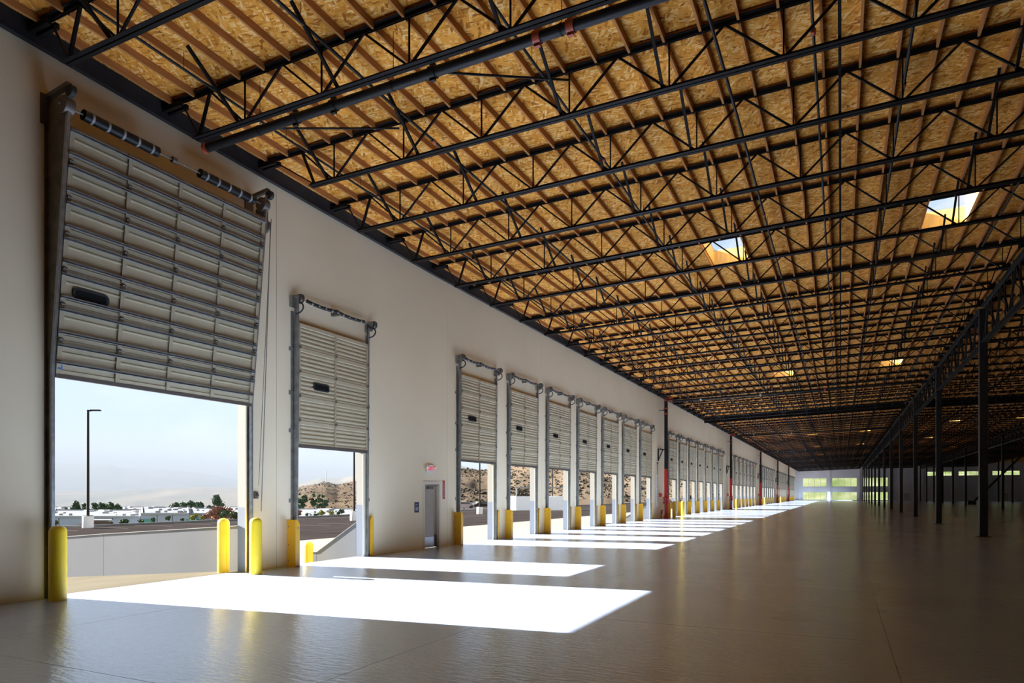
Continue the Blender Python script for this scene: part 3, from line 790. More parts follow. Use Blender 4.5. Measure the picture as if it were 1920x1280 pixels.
for y0, r_, i in DOCK:
    for s in (-1, 1):
        guard(y0, s, 'yellow track guard %s the %s door of the %s row' % ('at the near side of' if s < 0 else 'at the far side of', ORD[i], RW[r_]), r_ == 0 and s < 0)

# ---------------------------------------------------------------- the tall drive-in door
OY0, OY1 = 7.21, 11.49; OW = OY1 - OY0
t = thing('drive_in_door', 'tall half-raised grey drive-in door leaning back on sloped tracks', 'overhead door', (0, OY0, 0), None, 'thing')
def lean(z): return .10 + max(0, z - 3.85) * .098
HS = .605
def big_section(k):
    z0 = 3.9 + HS * k
    P = [(0, 0), (.035, 0), (.035, .075), (.018, .09), (.018, .36), (.04, .372), (.04, .392), (.02, .404), (.02, .55), (.037, .56), (.037, HS - .006), (0, HS - .006)]
    return MB().extrude(P, 1, -.04, OW + .04), z0
ang = math.atan(.098)
for k in range(7):
    mb, z0 = big_section(k)
    s = part('door_section', mb, M['door'], t, None, (lean(z0), 0, z0)); s.rotation_euler = (0, ang, 0)
    for q in range(5):
        y = OW * q / 4; wd = .04
        part('stile', MB().box(.035, y - wd if q else y - .04, .01, .062, y + wd if q < 4 else y + .04, HS - .015), M['stile'], s)
    for zz in ((.115, HS - .105) if k else (.2, HS - .105)):
        st_ = MB().box(.062, -.04, zz - .026, .065, OW + .04, zz + .026).box(.065, -.04, zz + .018, .112, OW + .04, zz + .021).box(.065, -.04, zz - .021, .112, OW + .04, zz - .018).box(.108, -.04, zz + .006, .112, OW + .04, zz + .018)
        part('strut', st_, M['galv'], s, 'galvanised horizontal strut')
    if k:
        for q in range(5):
            y = OW * q / 4
            part('hinge', MB().box(.062, y - .03, -.05, .08, y + .03, .02).tube([(.08, y - .035, -.005), (.08, y + .035, -.005)], .016, 8), M['hinge'], s)
    if k == 2:
        part('vision_frame', rrect(MB(), .50, .24, .66, .2, .08, .022, .05), M['rubber'], s)
        part('vision_pane', rrect(MB(), .50, .24, .56, .12, .05, .049, .053), M['lens'], s)
part('bottom_seal', MB().box(.09, -.04, 3.835, .15, OW + .04, 3.9), M['hinge'], t)
part('corner_sticker', MB().box(.172, -.02, 3.98, .178, .06, 4.07), mat('blue_sticker', (.05, .2, .5), .4), t, 'small blue sticker')
ZT = 8.62
for s in (-1, 1):
    y = -.09 if s < 0 else OW + .09
    m = MB().box(.0, y - .05, 0, .012, y + .05, ZT).box(.012, y - .006, 0, .10, y + .006, 3.9)
    m.box(.10, *sorted((y, y - s * .05))[:1], 0, .108, sorted((y, y - s * .05))[1], 3.9)
    m.add([(0.012, y - .005, 3.9), (.10, y - .005, 3.9), (lean(ZT) + .02, y - .005, ZT), (.012, y - .005, ZT), (0.012, y + .005, 3.9), (.10, y + .005, 3.9), (lean(ZT) + .02, y + .005, ZT), (.012, y + .005, ZT)] if s < 0 else
          [(.06, y - .005, 3.9), (.10, y - .005, 3.9), (lean(ZT) + .02, y - .005, ZT), (lean(ZT) - .08, y - .005, ZT), (.06, y + .005, 3.9), (.10, y + .005, 3.9), (lean(ZT) + .02, y + .005, ZT), (lean(ZT) - .08, y + .005, ZT)],
          [(0, 3, 2, 1), (4, 5, 6, 7), (0, 1, 5, 4), (1, 2, 6, 5), (2, 3, 7, 6), (3, 0, 4, 7)])
    part('wall_angle', m, M['brownsteel'], t)
    m = MB().beam((.11, y - s * .02, 0), (.11, y - s * .02, 3.9), .055, .06).beam((.11, y - s * .02, 3.9), (lean(ZT) + .03, y - s * .02, ZT), .055, .06)
    part('track', m, M['galv'], t)
    part('top_bracket', MB().beam((0, y, ZT + .06), (lean(ZT) + .06, y, ZT + .14), .09, .07).box(0, y - .12, ZT - .42, .03, y + .12, ZT + .1), M['hinge'], t)
    yy = y + (-.0 if s < 0 else 0)
    part('track_roller', MB().tube([(lean(ZT) + .09, yy - .03, ZT + .02), (lean(ZT) + .09, yy + .05, ZT + .02)], .1, 14), M['rubber'], t)
    part('cable_drum', MB().tube([(.50, y + (-.06 if s < 0 else -.12), 8.43), (.50, y + (.1 if s < 0 else .04), 8.43)], .15, 18), M['hinge'], t)
part('torsion_shaft', MB().tube([(.50, -.2, 8.43), (.50, OW + .2, 8.43)], .016, 8), M['galvd'], t)
part('coupler', MB().tube([(.50, OW / 2 - .17, 8.43), (.50, OW / 2 - .08, 8.43)], .06, 12), M['hinge'], t)
for a, b in ((.22, 1.66), (2.62, 4.06)):
    s = part('torsion_spring', MB().tube([(.50, a, 8.43), (.50, b, 8.43)], .095, 16), M['spring'], t, 'thick black torsion spring with pale stripes')
    for i in range(5):
        y = a + (b - a) * (i + .5) / 5
        part('spring_stripe', MB().tube([(.50, y - .02, 8.43), (.50, y + .02, 8.43)], .0985, 16), M['ring'], s)
part('pull_chain', MB().tube([(.5, OW + .30, 8.2), (.10, OW + .30, 2.0)], .008, 5).tube([(.36, OW + .42, 8.2), (.08, OW + .40, 1.4)], .011, 5), M['galvd'], t)
part('chain_keeper', MB().box(0, OW + .24, 1.7, .05, OW + .34, 1.86).tube([(.05, OW + .29, 1.78), (.1, OW + .29, 1.78)], .03, 8), M['hinge'], t)
part('chain_hoist', MB().cbox(.12, OW + .17, 7.95, .36, OW + .36, 8.45, .02).tube([(.2, OW + .36, 8.1), (.2, OW + .42, 8.1)], .16, 16), M['hinge'], t)

# ---------------------------------------------------------------- bollards
bol = MB().lathe([(.135, 0), (.135, 1.16), (.128, 1.2), (.11, 1.235), (.075, 1.26), (.03, 1.272), (.001, 1.275)], 24).mesh('yellow_bollard', M['yellowb'])
for (u, v, lab) in ((108.5, 1125, 'round yellow bollard at the left jamb of the tall door, nearest the camera'), (479.5, 1076, 'round yellow bollard inside the right jamb of the tall door'),
                    (428.5, 1073.5, 'round yellow bollard outside the tall door, in front of the low wall')):
    x, y = project_floor(u, v); zc = (y * CT - (x - XC) * ST)
    x = max(x, .24) if u != 428.5 else -.55
    if u == 428.5: y = 11.35
    o = solo('yellow_bollard', bol, None, lab, 'bollard', (x, y, 0 if x > 0 else -.03), 'round yellow bollards')
for i, (x, y) in enumerate(((.75, 53.0), (.95, 55.3), (.75, 88.2), (.8, 122.2), (.8, 156.0))):
    lab = ['slim yellow bollard just past the first red riser', 'second slim yellow bollard past the first red riser', 'slim yellow bollard past the second red riser',
           'slim yellow bollard past the third red riser', 'slim yellow bollard past the fourth red riser'][i]
    solo('yellow_bollard', bol, None, lab, 'bollard', (x, y, 0), 'slim bollards along the dock wall')
# ---------------------------------------------------------------- pedestrian door and signs
t = thing('door_1', 'pale grey pedestrian door with a closer in the dock wall', 'door', (0, 18.98, 0), kind='structure')
part('door_leaf', MB().box(-.14, .03, .012, -.09, .92, 2.14), M['wdoor'], t)
part('door_frame', MB().box(-.16, -.0, 0, .02, .03, 2.2).box(-.16, .92, 0, .02, .95, 2.2).box(-.16, .0, 2.14, .02, .95, 2.17).box(.0, -.07, 0, .018, .0, 2.24).box(.0, .95, 0, .018, 1.02, 2.24).box(0, 0, 2.17, .018, .95, 2.24), M['frame'], t)
part('door_closer', MB().cbox(-.09, .30, 1.98, -.02, .62, 2.06, .01).beam((-.03, .6, 2.07), (-.0, .88, 2.12), .03, .012), M['hinge'], t, 'dark door closer')
part('kick_plate', MB().box(-.089, .06, .03, -.084, .88, .36), M['alum'], t, 'brushed metal kick plate')
part('door_stop', MB().box(-.085, .80, .02, -.05, .88, .42).tube([(-.06, .84, .02), (-.02, .84, .0)], .02, 8), M['hinge'], t)
def text_mesh(body, size, m, ext=.003):
    fo = D.curves.new('letters', 'FONT'); fo.body = body; fo.size = size; fo.align_x = 'CENTER'; fo.align_y = 'CENTER'; fo.extrude = ext
    to = D.objects.new('letters', fo); COL.objects.link(to)
    dg = bpy.context.evaluated_depsgraph_get(); me = D.meshes.new_from_object(to.evaluated_get(dg)); D.objects.remove(to)
    me.materials.clear(); me.materials.append(m); return me
def put_text(me, parent, loc):                        # reads along +y, faces +x
    o = part('letters', me, None, parent, None, loc); o.rotation_euler = (math.pi / 2, 0, math.pi / 2); return o
t = thing('exit_sign', 'lit exit sign with red letters over the pedestrian door', 'sign', (.0, 19.32, 2.66))
part('housing', MB().cbox(0, -.19, -.14, .07, .19, .14, .015), M['white'], t)
part('sign_face', MB().box(.07, -.165, -.115, .073, .165, .115), M['white'], t)
put_text(text_mesh('EXIT', .2, M['exitred'], .004), t, (.076, 0, 0))
part('lamp_head', MB().tube([(.05, -.24, .05), (.09, -.24, .03)], .045, 10), M['white'], t); part('lamp_head', MB().tube([(.05, .24, .05), (.09, .24, .03)], .045, 10), M['white'], t)
t = thing('blue_sign', 'small navy blue notice left of the pedestrian door', 'sign', (0, 18.55, 1.38))
part('plate', MB().box(.0, -.13, -.17, .008, .13, .17), M['blue'], t)
part('print_lines', MB().box(.008, -.07, .07, .0095, .05, .1).box(.008, -.08, -.02, .0095, .08, .01).box(.008, -.08, -.1, .0095, .08, -.03), M['ring'], t, 'pale printed lines')
t = thing('red_sign', 'narrow upright red notice right of the pedestrian door', 'sign', (0, 20.22, 1.96))
part('plate', MB().box(0, -.075, -.32, .006, .075, .32), M['redsign'], t)
m = MB()
for i in range(9): m.box(.006, -.045, -.25 + .056 * i, .0075, .045, -.225 + .056 * i)
part('print_lines', m, M['ring'], t, 'pale upright lettering lines')
# ---------------------------------------------------------------- red risers along the wall
rz = [(.0, 0)]
for i, y in enumerate(RY):
    t = thing('sprinkler_riser', 'red and black sprinkler riser pipe, %s along the dock wall' % ORD[i], 'pipe', (.38, y, 0), 'sprinkler risers')
    part('red_pipe', MB().tube([(0, 0, .0), (0, 0, 3.75)], .135, 16), M['red'], t, 'red painted lower pipe')
    part('black_pipe', MB().tube([(0, 0, 3.75), (0, 0, 8.9)], .135, 16), M['pipe'], t, 'black upper pipe')
    part('floor_flange', MB().lathe([(.26, 0), (.26, .04), (.17, .05), (.17, .16), (.14, .18)], 16), M['red'], t)
    part('check_valve', MB().lathe([(.14, 1.05), (.21, 1.1), (.21, 1.2), (.18, 1.22), (.18, 1.48), (.21, 1.5), (.21, 1.6), (.14, 1.65)], 16).tube([(0, 0, 1.35), (.1, .3, 1.35)], .09, 10), M['red'], t)
    part('test_pipe', MB().tube([(0, -.1, 1.5), (0, -.32, 1.5), (0, -.38, 1.4), (0, -.38, .1)], .03, 8), M['galvd'], t)
    part('alarm_bell', MB().tube([(-.3, -.75, 1.75), (-.22, -.75, 1.75), (-.16, -.75, 1.75)], .17, 16, True, .1), M['red'], t)
    part('top_elbow', MB().tube([(0, 0, 8.75), (0, 0, 8.92), (0, -.05, 9.02), (.1, -.06, 9.06), (.5, -.05, 8.98)], .15, 14), M['redo'], t)
    for z in (8.3, 7.9): part('coupling', MB().tube([(0, 0, z), (0, 0, z + .1)], .16, 14), M['redo'], t)
    part('strut_clamp', MB().beam((.0, -.9, 8.15), (.0, .5, 8.15), .05, .05).beam((-.36, -.7, 8.15), (0, -.7, 8.15), .05, .05), M['steel'], t)
    part('wall_bracket', MB().beam((-.37, -.5, 5.2), (0, -.5, 5.2), .07, .07).beam((-.2, -.05, 5.2), (-.2, -1.1, 5.2), .07, .09).beam((-.33, -1.1, 4.3), (-.33, -1.1, 5.25), .09, .09).beam((-.3, -1.05, 4.45), (-.2, -.25, 5.15), .05, .06), M['steel'], t)
    if i == 0:
        part('gauge', MB().tube([(.16, .22, 1.2), (.19, .22, 1.2)], .06, 12), M['white'], t)
t = thing('conduit_ladder', 'narrow white ladder-like rack on the wall left of the first riser', 'rack', (.06, 50.45, .0))
part('rail', MB().beam((0, -.13, .9), (0, -.13, 3.3), .03, .04), M['white'], t); part('rail', MB().beam((0, .13, .9), (0, .13, 3.3), .03, .04), M['white'], t)
for i in range(17): part('rung', MB().beam((0.0, -.13, 1.0 + .13 * i), (0, .13, 1.0 + .13 * i), .06, .04), M['hinge'], t)
part('conduit', MB().tube([(0.03, 0, 3.2), (.03, 0, 4.1)], .03, 8), M['galvd'], t)
part('vent_cap', MB().tube([(0.03, 0, 4.05), (.03, 0, 4.2)], .055, 8), M['hinge'], t)
t = thing('fire_extinguisher', 'small red extinguisher hung on the wall just past the first riser', 'extinguisher', (.16, 52.95, .75))
part('cylinder', MB().lathe([(.06, 0), (.085, .03), (.085, .42), (.05, .5), (.03, .52), (.03, .56)], 14), M['red'], t)
part('handle', MB().box(-.03, -.02, .56, .1, .02, .6).box(-.16, -.03, .3, -.08, .03, .36), M['rubber'], t)
t = thing('floor_valve', 'low cluster of red and brass valves at the wall before the first riser', 'valve', (.25, 50.9, 0))
part('pipe_stub', MB().tube([(0, 0, 0), (0, 0, .5), (0, .2, .6), (0, .6, .6)], .05, 10), M['red'], t); part('hand_wheel', MB().tube([(.05, 0, .45), (.1, 0, .45)], .13, 14), M['redo'], t)

# ---------------------------------------------------------------- outside: yard, ramp, walls
solo('ground_apron', MB().box(-19.2, -60, -1.6, -WT, 300, -1.2), M['apron'], 'pale concrete truck apron outside the dock doors', 'pavement', kind='structure')
lot = thing('ground_lot', 'dark asphalt parking lot with white stall lines', 'parking lot', kind='structure')
part('asphalt', MB().box(-50, -90, -1.6, -19.2, 330, -1.21), M['asphalt'], lot)
for i in range(46): part('stall_line', MB().box(-49.6, -40 + 4.4 * i, -1.215, -44.2, -39.86 + 4.4 * i, -1.203), M['stripe'], lot)
for i in range(40): part('stall_line', MB().box(-36.5, -20 + 4.4 * i, -1.215, -31.2, -19.86 + 4.4 * i, -1.203), M['stripe'], lot)
solo('lot_kerb', MB().box(-50.25, -90, -1.5, -50, 330, -1.02), M['curbc'], 'grey kerb along the outer edge of the parking lot', 'kerb', kind='structure')
# ramp down from the tall door, guard wall on its right
ramp = MB().add([(-.26, 5.4, 0), (-.26, 12.0, 0), (-14.0, 12.0, -1.05), (-17, 5.4, -1.19), (-.26, 5.4, -1.5), (-.26, 12.0, -1.5), (-14, 12, -1.5), (-17, 5.4, -1.5)],
                [(0, 1, 2, 3), (4, 7, 6, 5), (0, 4, 5, 1), (1, 5, 6, 2), (2, 6, 7, 3), (3, 7, 4, 0)])
solo('ground_ramp', ramp, M['rampc'], 'beige concrete ramp dropping away from the tall door', 'ramp', kind='structure')
solo('trim_3', MB().box(-WT - .02, 7.21, -.2, .0, 11.49, -.002), M['apron'], 'concrete threshold of the tall door', 'threshold', kind='structure')
def gwall(pts, y, th, name, lab, joints=()):
    """guard wall perpendicular to the building; pts: (x, zbottom, ztop) from near to far"""
    t = thing(name, lab, 'wall', (0, y, 0))
    js = [p[0] for p in pts]
    for a, b in zip(pts, pts[1:]):
        x0, x1 = a[0], b[0] + .012
        m = MB().add([(x0, 0, a[1]), (x1, 0, b[1]), (x1, th, b[1]), (x0, th, a[1]), (x0, 0, a[2]), (x1, 0, b[2]), (x1, th, b[2]), (x0, th, a[2])],
                     [(0, 3, 2, 1), (4, 5, 6, 7), (0, 1, 5, 4), (1, 2, 6, 5), (2, 3, 7, 6), (3, 0, 4, 7)])
        part('wall_panel', m, M['retain'], t)
        part('wall_cap', MB().beam((x0, th / 2, a[2] + .008), (x1, th / 2, b[2] + .008), .016, th + .03, (0, 1, 0)), M['cap'], t)
    return t
zr = lambda x: -.0764 * (-x - .26)
gwall([(-.27, -.6, 1.06), (-5.6, -.9, .72), (-14.0, -1.3, .1)], 11.78, .2, 'guard_wall', 'low grey concrete guard wall beside the ramp outside the tall door')
gwall([(-.27, -1.3, .97), (-.7, -1.3, .94), (-2.24, -1.3, 0.0), (-2.62, -1.3, 0.0)], 16.35, .2, 'guard_wall', 'grey sloping stair guard wall seen through the dock door standing alone')
gwall([(-.27, -1.3, .97), (-.7, -1.3, .94), (-3.2, -1.3, -.4), (-4.2, -1.3, -.4)], 50.2, .2, 'guard_wall', 'grey sloping guard wall outside beyond the nearest row of dock doors')
for i, y in enumerate((12.62,)):
    solo('yellow_bollard', bol, None, 'yellow post outside, just left of the sloping stair wall', 'bollard', (-1.7, 15.42, -.86), 'outside yellow posts')
solo('stair_block', MB().box(-2.6, 16.6, -1.2, -.26, 20.5, -.03).box(-3.2, 16.6, -1.2, -2.6, 20.5, -.4).box(-3.8, 16.6, -1.2, -3.2, 20.5, -.8), M['conc'], 'concrete landing and steps outside the pedestrian door', 'steps')

# light poles
def light_pole(u, zc, zb, ht, lab):
    x, y = at_depth(u, zc)
    t = thing('light_pole', lab, 'street light', (x, y, zb), 'parking lot light poles')
    part('concrete_base', MB().lathe([(.46, 0), (.46, 1.02), (.43, 1.06)], 18), M['conc'], t, 'pale concrete pedestal')
    part('base_plate', MB().box(-.3, -.3, 1.06, .3, .3, 1.12), M['pole'], t)
    part('pole_shaft', MB().tube([(0, 0, 1.1), (0, 0, ht)], .125, 10, True, .10), M['pole'], t)
    part('arm', MB().beam((0, 0, ht - .12), (.55, .3, ht - .04), .09, .09), M['pole'], t)
    part('lamp_head', MB().cbox(.2, -.18, ht - .1, 1.1, .18, ht + .02, .03).map(lambda p: Vector((p.x * .88 - p.y * .47, p.x * .47 + p.y * .88, p.z))), M['pole'], t)
light_pole(165, 61, -1.2, z_of(768, 61) + 1.2, 'tall dark light pole seen through the tall door')
light_pole(664, 78, -1.2, 13, 'dark light pole seen at the right edge of the lone dock door')
light_pole(899.5, 104, -1.2, 13, 'dark light pole seen through the first door of the nearest row')
light_pole(1036, 132, -1.2, 13, 'dark light pole seen through the third door of the nearest row')

# planting strip beyond the lot and ground falling to the valley
solo('ground_bank', MB().add([(-50.25, -90, -1.1), (-50.25, 330, -1.1), (-56, 330, -1.3), (-56, -90, -1.3), (-120, -90, -13), (-120, 330, -13)], [(0, 1, 2, 3), (3, 2, 5, 4)]).map(lambda p: p), M['soil'], 'bare mulch bank beyond the parking lot kerb', 'bank', kind='structure')
def grid_patch(us, zs, hf):
    mb = MB(); vs = []
    for i, u in enumerate(us):
        for j, zc in enumerate(zs):
            x, y = at_depth(u, zc); vs.append((x, y, hf(u, zc, x, y)))
    n = len(zs); fs = [(i * n + j, i * n + j + 1, (i + 1) * n + j + 1, (i + 1) * n + j) for i in range(len(us) - 1) for j in range(n - 1)]
    return mb.add(vs, fs, True)
def fbm(x, y, s, seed=0.0):
    return sum(noise.noise(Vector((x / s * 2 ** o + seed, y / s * 2 ** o, seed * .37))) / 2 ** o for o in range(5))
# valley floor
vp = MB(); N_ = 60; vs = []
for i in range(N_ + 1):
    for j in range(N_ + 1):
        x = -120 - 5500 * (i / N_) ** 1.6; y = -3600 + 7000 * j / N_
        z = -13 - 30 * min(1, (-x - 120) / 500) - 22 * min(1, max(0, -x - 800) / 1500) + (fbm(x, y, 500, 3) * 16 if x < -500 else 0)
        vs.append((x, y, z))
vp.add(vs, [(i * (N_ + 1) + j, (i + 1) * (N_ + 1) + j, (i + 1) * (N_ + 1) + j + 1, i * (N_ + 1) + j + 1) for i in range(N_) for j in range(N_)], True)
solo('ground_valley', vp, M['valley'], 'hazy dry valley floor far below the lot', 'valley', kind='structure')
def ridge(u0, u1, nu, z0, z1, nz, crest, base, amp, scale, seed, matl, lab, name='hill', cat='hill'):
    us = [u0 + (u1 - u0) * i / nu for i in range(nu + 1)]; zs = [z0 + (z1 - z0) * j / nz for j in range(nz + 1)]
    zcrest = z0 + (z1 - z0) * .62
    def hf(u, zc, x, y):
        hc = z_of(lerp(crest, u), zcrest)
        f = (zc - z0) / (zcrest - z0) if zc <= zcrest else max(0, 1 - (zc - zcrest) / (z1 - zcrest)) 
        f = max(0, min(1, f)); f = math.sin(f * math.pi / 2) ** 1.15
        gul = fbm(x, y, scale, seed)
        return base + (hc - base) * f + gul * amp * (f * (1.15 - f) * 2.2 + .12)
    solo(name, grid_patch(us, zs, hf), matl, lab, cat, kind='structure')
    return hf, z0, zcrest
h1 = ridge(470, 770, 110, 520, 1150, 44, [(470, 945), (530, 925), (556, 919), (585, 912.5), (611, 909.5), (632, 914), (648, 911), (668, 908), (720, 898), (770, 888)], -22, 16, 140, 1.3, M['hill'],
      'brown scrub hill with a mast on top, seen through the lone dock door')
h2 = ridge(690, 1590, 220, 330, 760, 48, [(690, 925), (780, 898), (850, 882), (880, 884), (905, 886), (940, 888), (975, 880), (1000, 876), (1060, 868), (1150, 862), (1300, 858), (1590, 850)], -12, 13, 95, 5.1, M['hill'],
      'steep brown scrub hillside seen through the rows of dock doors')
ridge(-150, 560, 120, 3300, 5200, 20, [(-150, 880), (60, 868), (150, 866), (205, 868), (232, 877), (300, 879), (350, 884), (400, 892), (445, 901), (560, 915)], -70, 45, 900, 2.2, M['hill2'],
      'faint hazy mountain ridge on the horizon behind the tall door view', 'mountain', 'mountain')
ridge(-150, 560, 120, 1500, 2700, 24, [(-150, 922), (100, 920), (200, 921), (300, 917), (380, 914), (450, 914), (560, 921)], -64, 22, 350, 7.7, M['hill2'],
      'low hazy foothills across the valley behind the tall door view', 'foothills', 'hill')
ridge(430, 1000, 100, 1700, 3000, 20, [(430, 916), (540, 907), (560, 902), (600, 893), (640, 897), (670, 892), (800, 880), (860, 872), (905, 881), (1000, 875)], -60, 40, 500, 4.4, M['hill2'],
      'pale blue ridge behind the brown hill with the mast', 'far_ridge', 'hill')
def scrub(hill, u0, u1, n, lab, seed):
    hf, za, zb_ = hill; rr = random.Random(seed); m = MB()
    for i in range(n):
        u = rr.uniform(u0, u1); zc = za + (zb_ - za) * rr.uniform(.08, 1.02); x, y = at_depth(u, zc)
        if fbm(x, y, 60, 2.2) + rr.uniform(-.35, .35) < -.05: continue
        z = hf(u, zc, x, y); r = rr.uniform(.3, .85) * (1 if rr.random() < .9 else 1.8); k = 6
        vs = [(x, y, z + r * rr.uniform(.8, 1.3))]
        for zz, q in ((.55, .8), (-.3, 1.0)):
            for j in range(k):
                a = 2 * math.pi * (j + (.5 if zz > 0 else 0)) / k; w = r * q * rr.uniform(.75, 1.2); vs.append((x + w * math.cos(a), y + w * math.sin(a), z + r * zz))
        fs = [(0, 1 + j, 1 + (j + 1) % k) for j in range(k)] + [(1 + j, 1 + k + j, 1 + k + (j + 1) % k, 1 + (j + 1) % k) for j in range(k)]
        m.add(vs, fs)
    solo('scrub', m, M['scrub'], lab, 'scrub', kind='stuff')
scrub(h1, 500, 740, 3600, 'dark scrub bushes dotted over the brown hill with the mast', 21)
scrub(h2, 800, 1360, 9000, 'dark scrub bushes dotted over the steep hillside beyond the rows of doors', 22)
# mast on the hill
x, y = at_depth(611, 900)
t = thing('antenna_mast', 'thin lattice mast on top of the brown hill', 'mast', (x, y, z_of(912, 900)))
part('mast_shaft', MB().beam((0, 0, -3), (0, 0, 22), .55, .55), M['galvd'], t)
part('antenna', MB().beam((-1.2, 0, 20.5), (1.2, 0, 20.5), .25, .3).beam((0, 0, 22), (0, 0, 24.5), .2, .2), M['galvd'], t)

# industrial buildings below the lot
def low_building(u0, u1, z0, z1, zr_, lab, nun, glassu=()):
    a = Vector(at_depth(u0, z0)); b = Vector(at_depth(u1, z0)); c = Vector(at_depth(u1, z1)); d = Vector(at_depth(u0, z1))
    t = thing('industrial_building', lab, 'building', (a.x, a.y, zr_))
    P = [Vector((p.x - a.x, p.y - a.y)) for p in (a, b, c, d)]
    def prism(q, za, zb): return MB().add([(p.x, p.y, za) for p in q] + [(p.x, p.y, zb) for p in q], [(3, 2, 1, 0), (4, 5, 6, 7), (0, 1, 5, 4), (1, 2, 6, 5), (2, 3, 7, 6), (3, 0, 4, 7)])
    part('walls', prism(P, -14, -.05), M['far_wall'], t)
    ctr = sum(P, Vector((0, 0))) / 4
    part('roof', prism([ctr + (p - ctr) * .985 for p in P], -.06, .12), M['far_roof'], t)
    cap = MB()
    for i in range(4): cap.beam((P[i].x, P[i].y, .2), (P[(i + 1) % 4].x, P[(i + 1) % 4].y, .2), .5, .7)
    part('parapet', cap, M['unit'], t)
    for f in glassu:
        p = P[0].lerp(P[1], f); dr = (P[1] - P[0]).normalized(); nrm = Vector((dr.y, -dr.x))
        part('glass_entry', MB().beam((p.x + nrm.x * .1, p.y + nrm.y * .1, -4.2), (p.x + dr.x * 3.2 + nrm.x * .1, p.y + dr.y * 3.2 + nrm.y * .1, -4.2), .3, 5.4), M['green_glass'], t)
    m = max(3, int((P[1] - P[0]).length / 9))
    for i in range(1, m):
        p = P[0].lerp(P[1], i / m); part('wall_joint', MB().box(p.x - .08, p.y - .08, -9, p.x + .08, p.y + .08, -.2), M['ledger'], t)
    rr = random.Random(int(u0 * 7))
    for i in range(nun):
        fx, fy = rr.random() * .92 + .04, (i % 3 + .5 + rr.random() * .3) / 3.2
        p = P[0].lerp(P[1], fx).lerp(P[3].lerp(P[2], fx), fy)
        w = rr.uniform(.9, 2.0); hh = rr.uniform(.45, .85)
        part('rooftop_unit', MB().cbox(p.x - w, p.y - w * .6, .12, p.x + w, p.y + w * .6, .12 + hh, .12), M['unit'], t)
low_building(60, 262, 236, 330, -6.2, 'long pale blue-grey industrial building left in the tall door view', 34, ())
low_building(266, 352, 226, 330, -4.9, 'taller blue-grey industrial building in the middle of the tall door view', 14, (.0, .97))
low_building(356, 470, 250, 345, -5.6, 'pale industrial building at the right of the tall door view', 16, (.05,))
low_building(100, 460, 374, 450, -6.8, 'white-roofed industrial building behind the others in the tall door view', 30, ())
low_building(540, 690, 215, 330, -5.6, 'white-roofed industrial building seen through the lone dock door', 26, (.6,))
low_building(840, 930, 180, 235, -1.5, 'small white building seen through the first door of the nearest row', 6, ())
# trash enclosure
x, y = at_depth(968, 128); x2, y2 = at_depth(1056, 128)
t = thing('yard_enclosure', 'white walled yard enclosure with a steel rail frame on top', 'enclosure', (x, y, -1.25))
dx, dy = x2 - x, y2 - y
part('enclosure_wall', MB().beam((0, 0, 1.35), (dx, dy, 1.35), .25, 2.7).beam((0, 0, 1.35), (-6, 2, 1.35), .25, 2.7).beam((dx, dy, 1.35), (dx - 6, dy + 2, 1.35), .25, 2.7), M['white'], t)
part('rail', MB().beam((0, 0, 4.3), (dx, dy, 4.3), .15, .22), M['unit'], t)
for i in range(4): part('post', MB().beam((dx * i / 3, dy * i / 3, 2.6), (dx * i / 3, dy * i / 3, 4.3), .16, .16), M['unit'], t)

# ---------------------------------------------------------------- trees and shrubs
def crown(rr, blobs, n, leaf):
    m = MB()
    for i in range(n):
        cx_, cy_, cz_, r_ = blobs[rr.randrange(len(blobs))]
        d = Vector((rr.gauss(0, 1), rr.gauss(0, 1), rr.gauss(0, 1))).normalized() * r_ * rr.uniform(.55, 1.05)
        c = Vector((cx_ + d.x, cy_ + d.y, cz_ + d.z * .9))
        a = Vector((rr.gauss(0, 1), rr.gauss(0, 1), rr.gauss(0, 1))).normalized(); b = a.orthogonal().normalized()
        s = leaf * rr.uniform(.6, 1.3)
        m.add([c - a * s, c + b * s * .6, c + a * s, c - b * s * .6], [(0, 1, 2, 3)])
    for cx_, cy_, cz_, r_ in blobs:                     # dense heart of each bough
        vs = []; fs = []; nu_, nv_ = 8, 5
        for i in range(nv_ + 1):
            for j in range(nu_):
                th, ph = math.pi * i / nv_, 2 * math.pi * j / nu_; q = r_ * .66 * rr.uniform(.8, 1.1)
                vs.append((cx_ + q * math.sin(th) * math.cos(ph), cy_ + q * math.sin(th) * math.sin(ph), cz_ + q * math.cos(th) * .9))
        for i in range(nv_):
            for j in range(nu_): fs.append((i * nu_ + j, i * nu_ + (j + 1) % nu_, (i + 1) * nu_ + (j + 1) % nu_, (i + 1) * nu_ + j))
        m.add(vs, fs)
    return m
def tree(u, zc, vtop, zb, wpx, leafm, lab, seed, grp, n=700):
    rr = random.Random(seed); x, y = at_depth(u, zc); h = z_of(vtop, zc) - zb; r = wpx * zc / F / 2 * 1.2
    t = thing('tree', lab, 'tree', (x, y, zb), grp)
    bl = []
    for i in range(7):
        f = rr.uniform(.45, .84); k = 1 - .5 * abs(f - .6)
        bl.append((rr.uniform(-.55, .55) * r, rr.uniform(-.55, .55) * r, h * f, r * rr.uniform(.42, .66) * k))
    bl.append((0, 0, h - r * .45, r * .45))
    part('crown', crown(rr, bl, n, r * .17), leafm, t)
    part('trunk', MB().tube([(0, 0, -2), (rr.uniform(-.1, .1) * r, 0, h * .6)], r * .09, 7, True, r * .05), M['bark'], t)
    for i in range(3):
        b = bl[i]; part('branch', MB().tube([(0, 0, h * .3), (b[0] * .8, b[1] * .8, b[2])], r * .045, 5, True, r * .02), M['bark'], t)
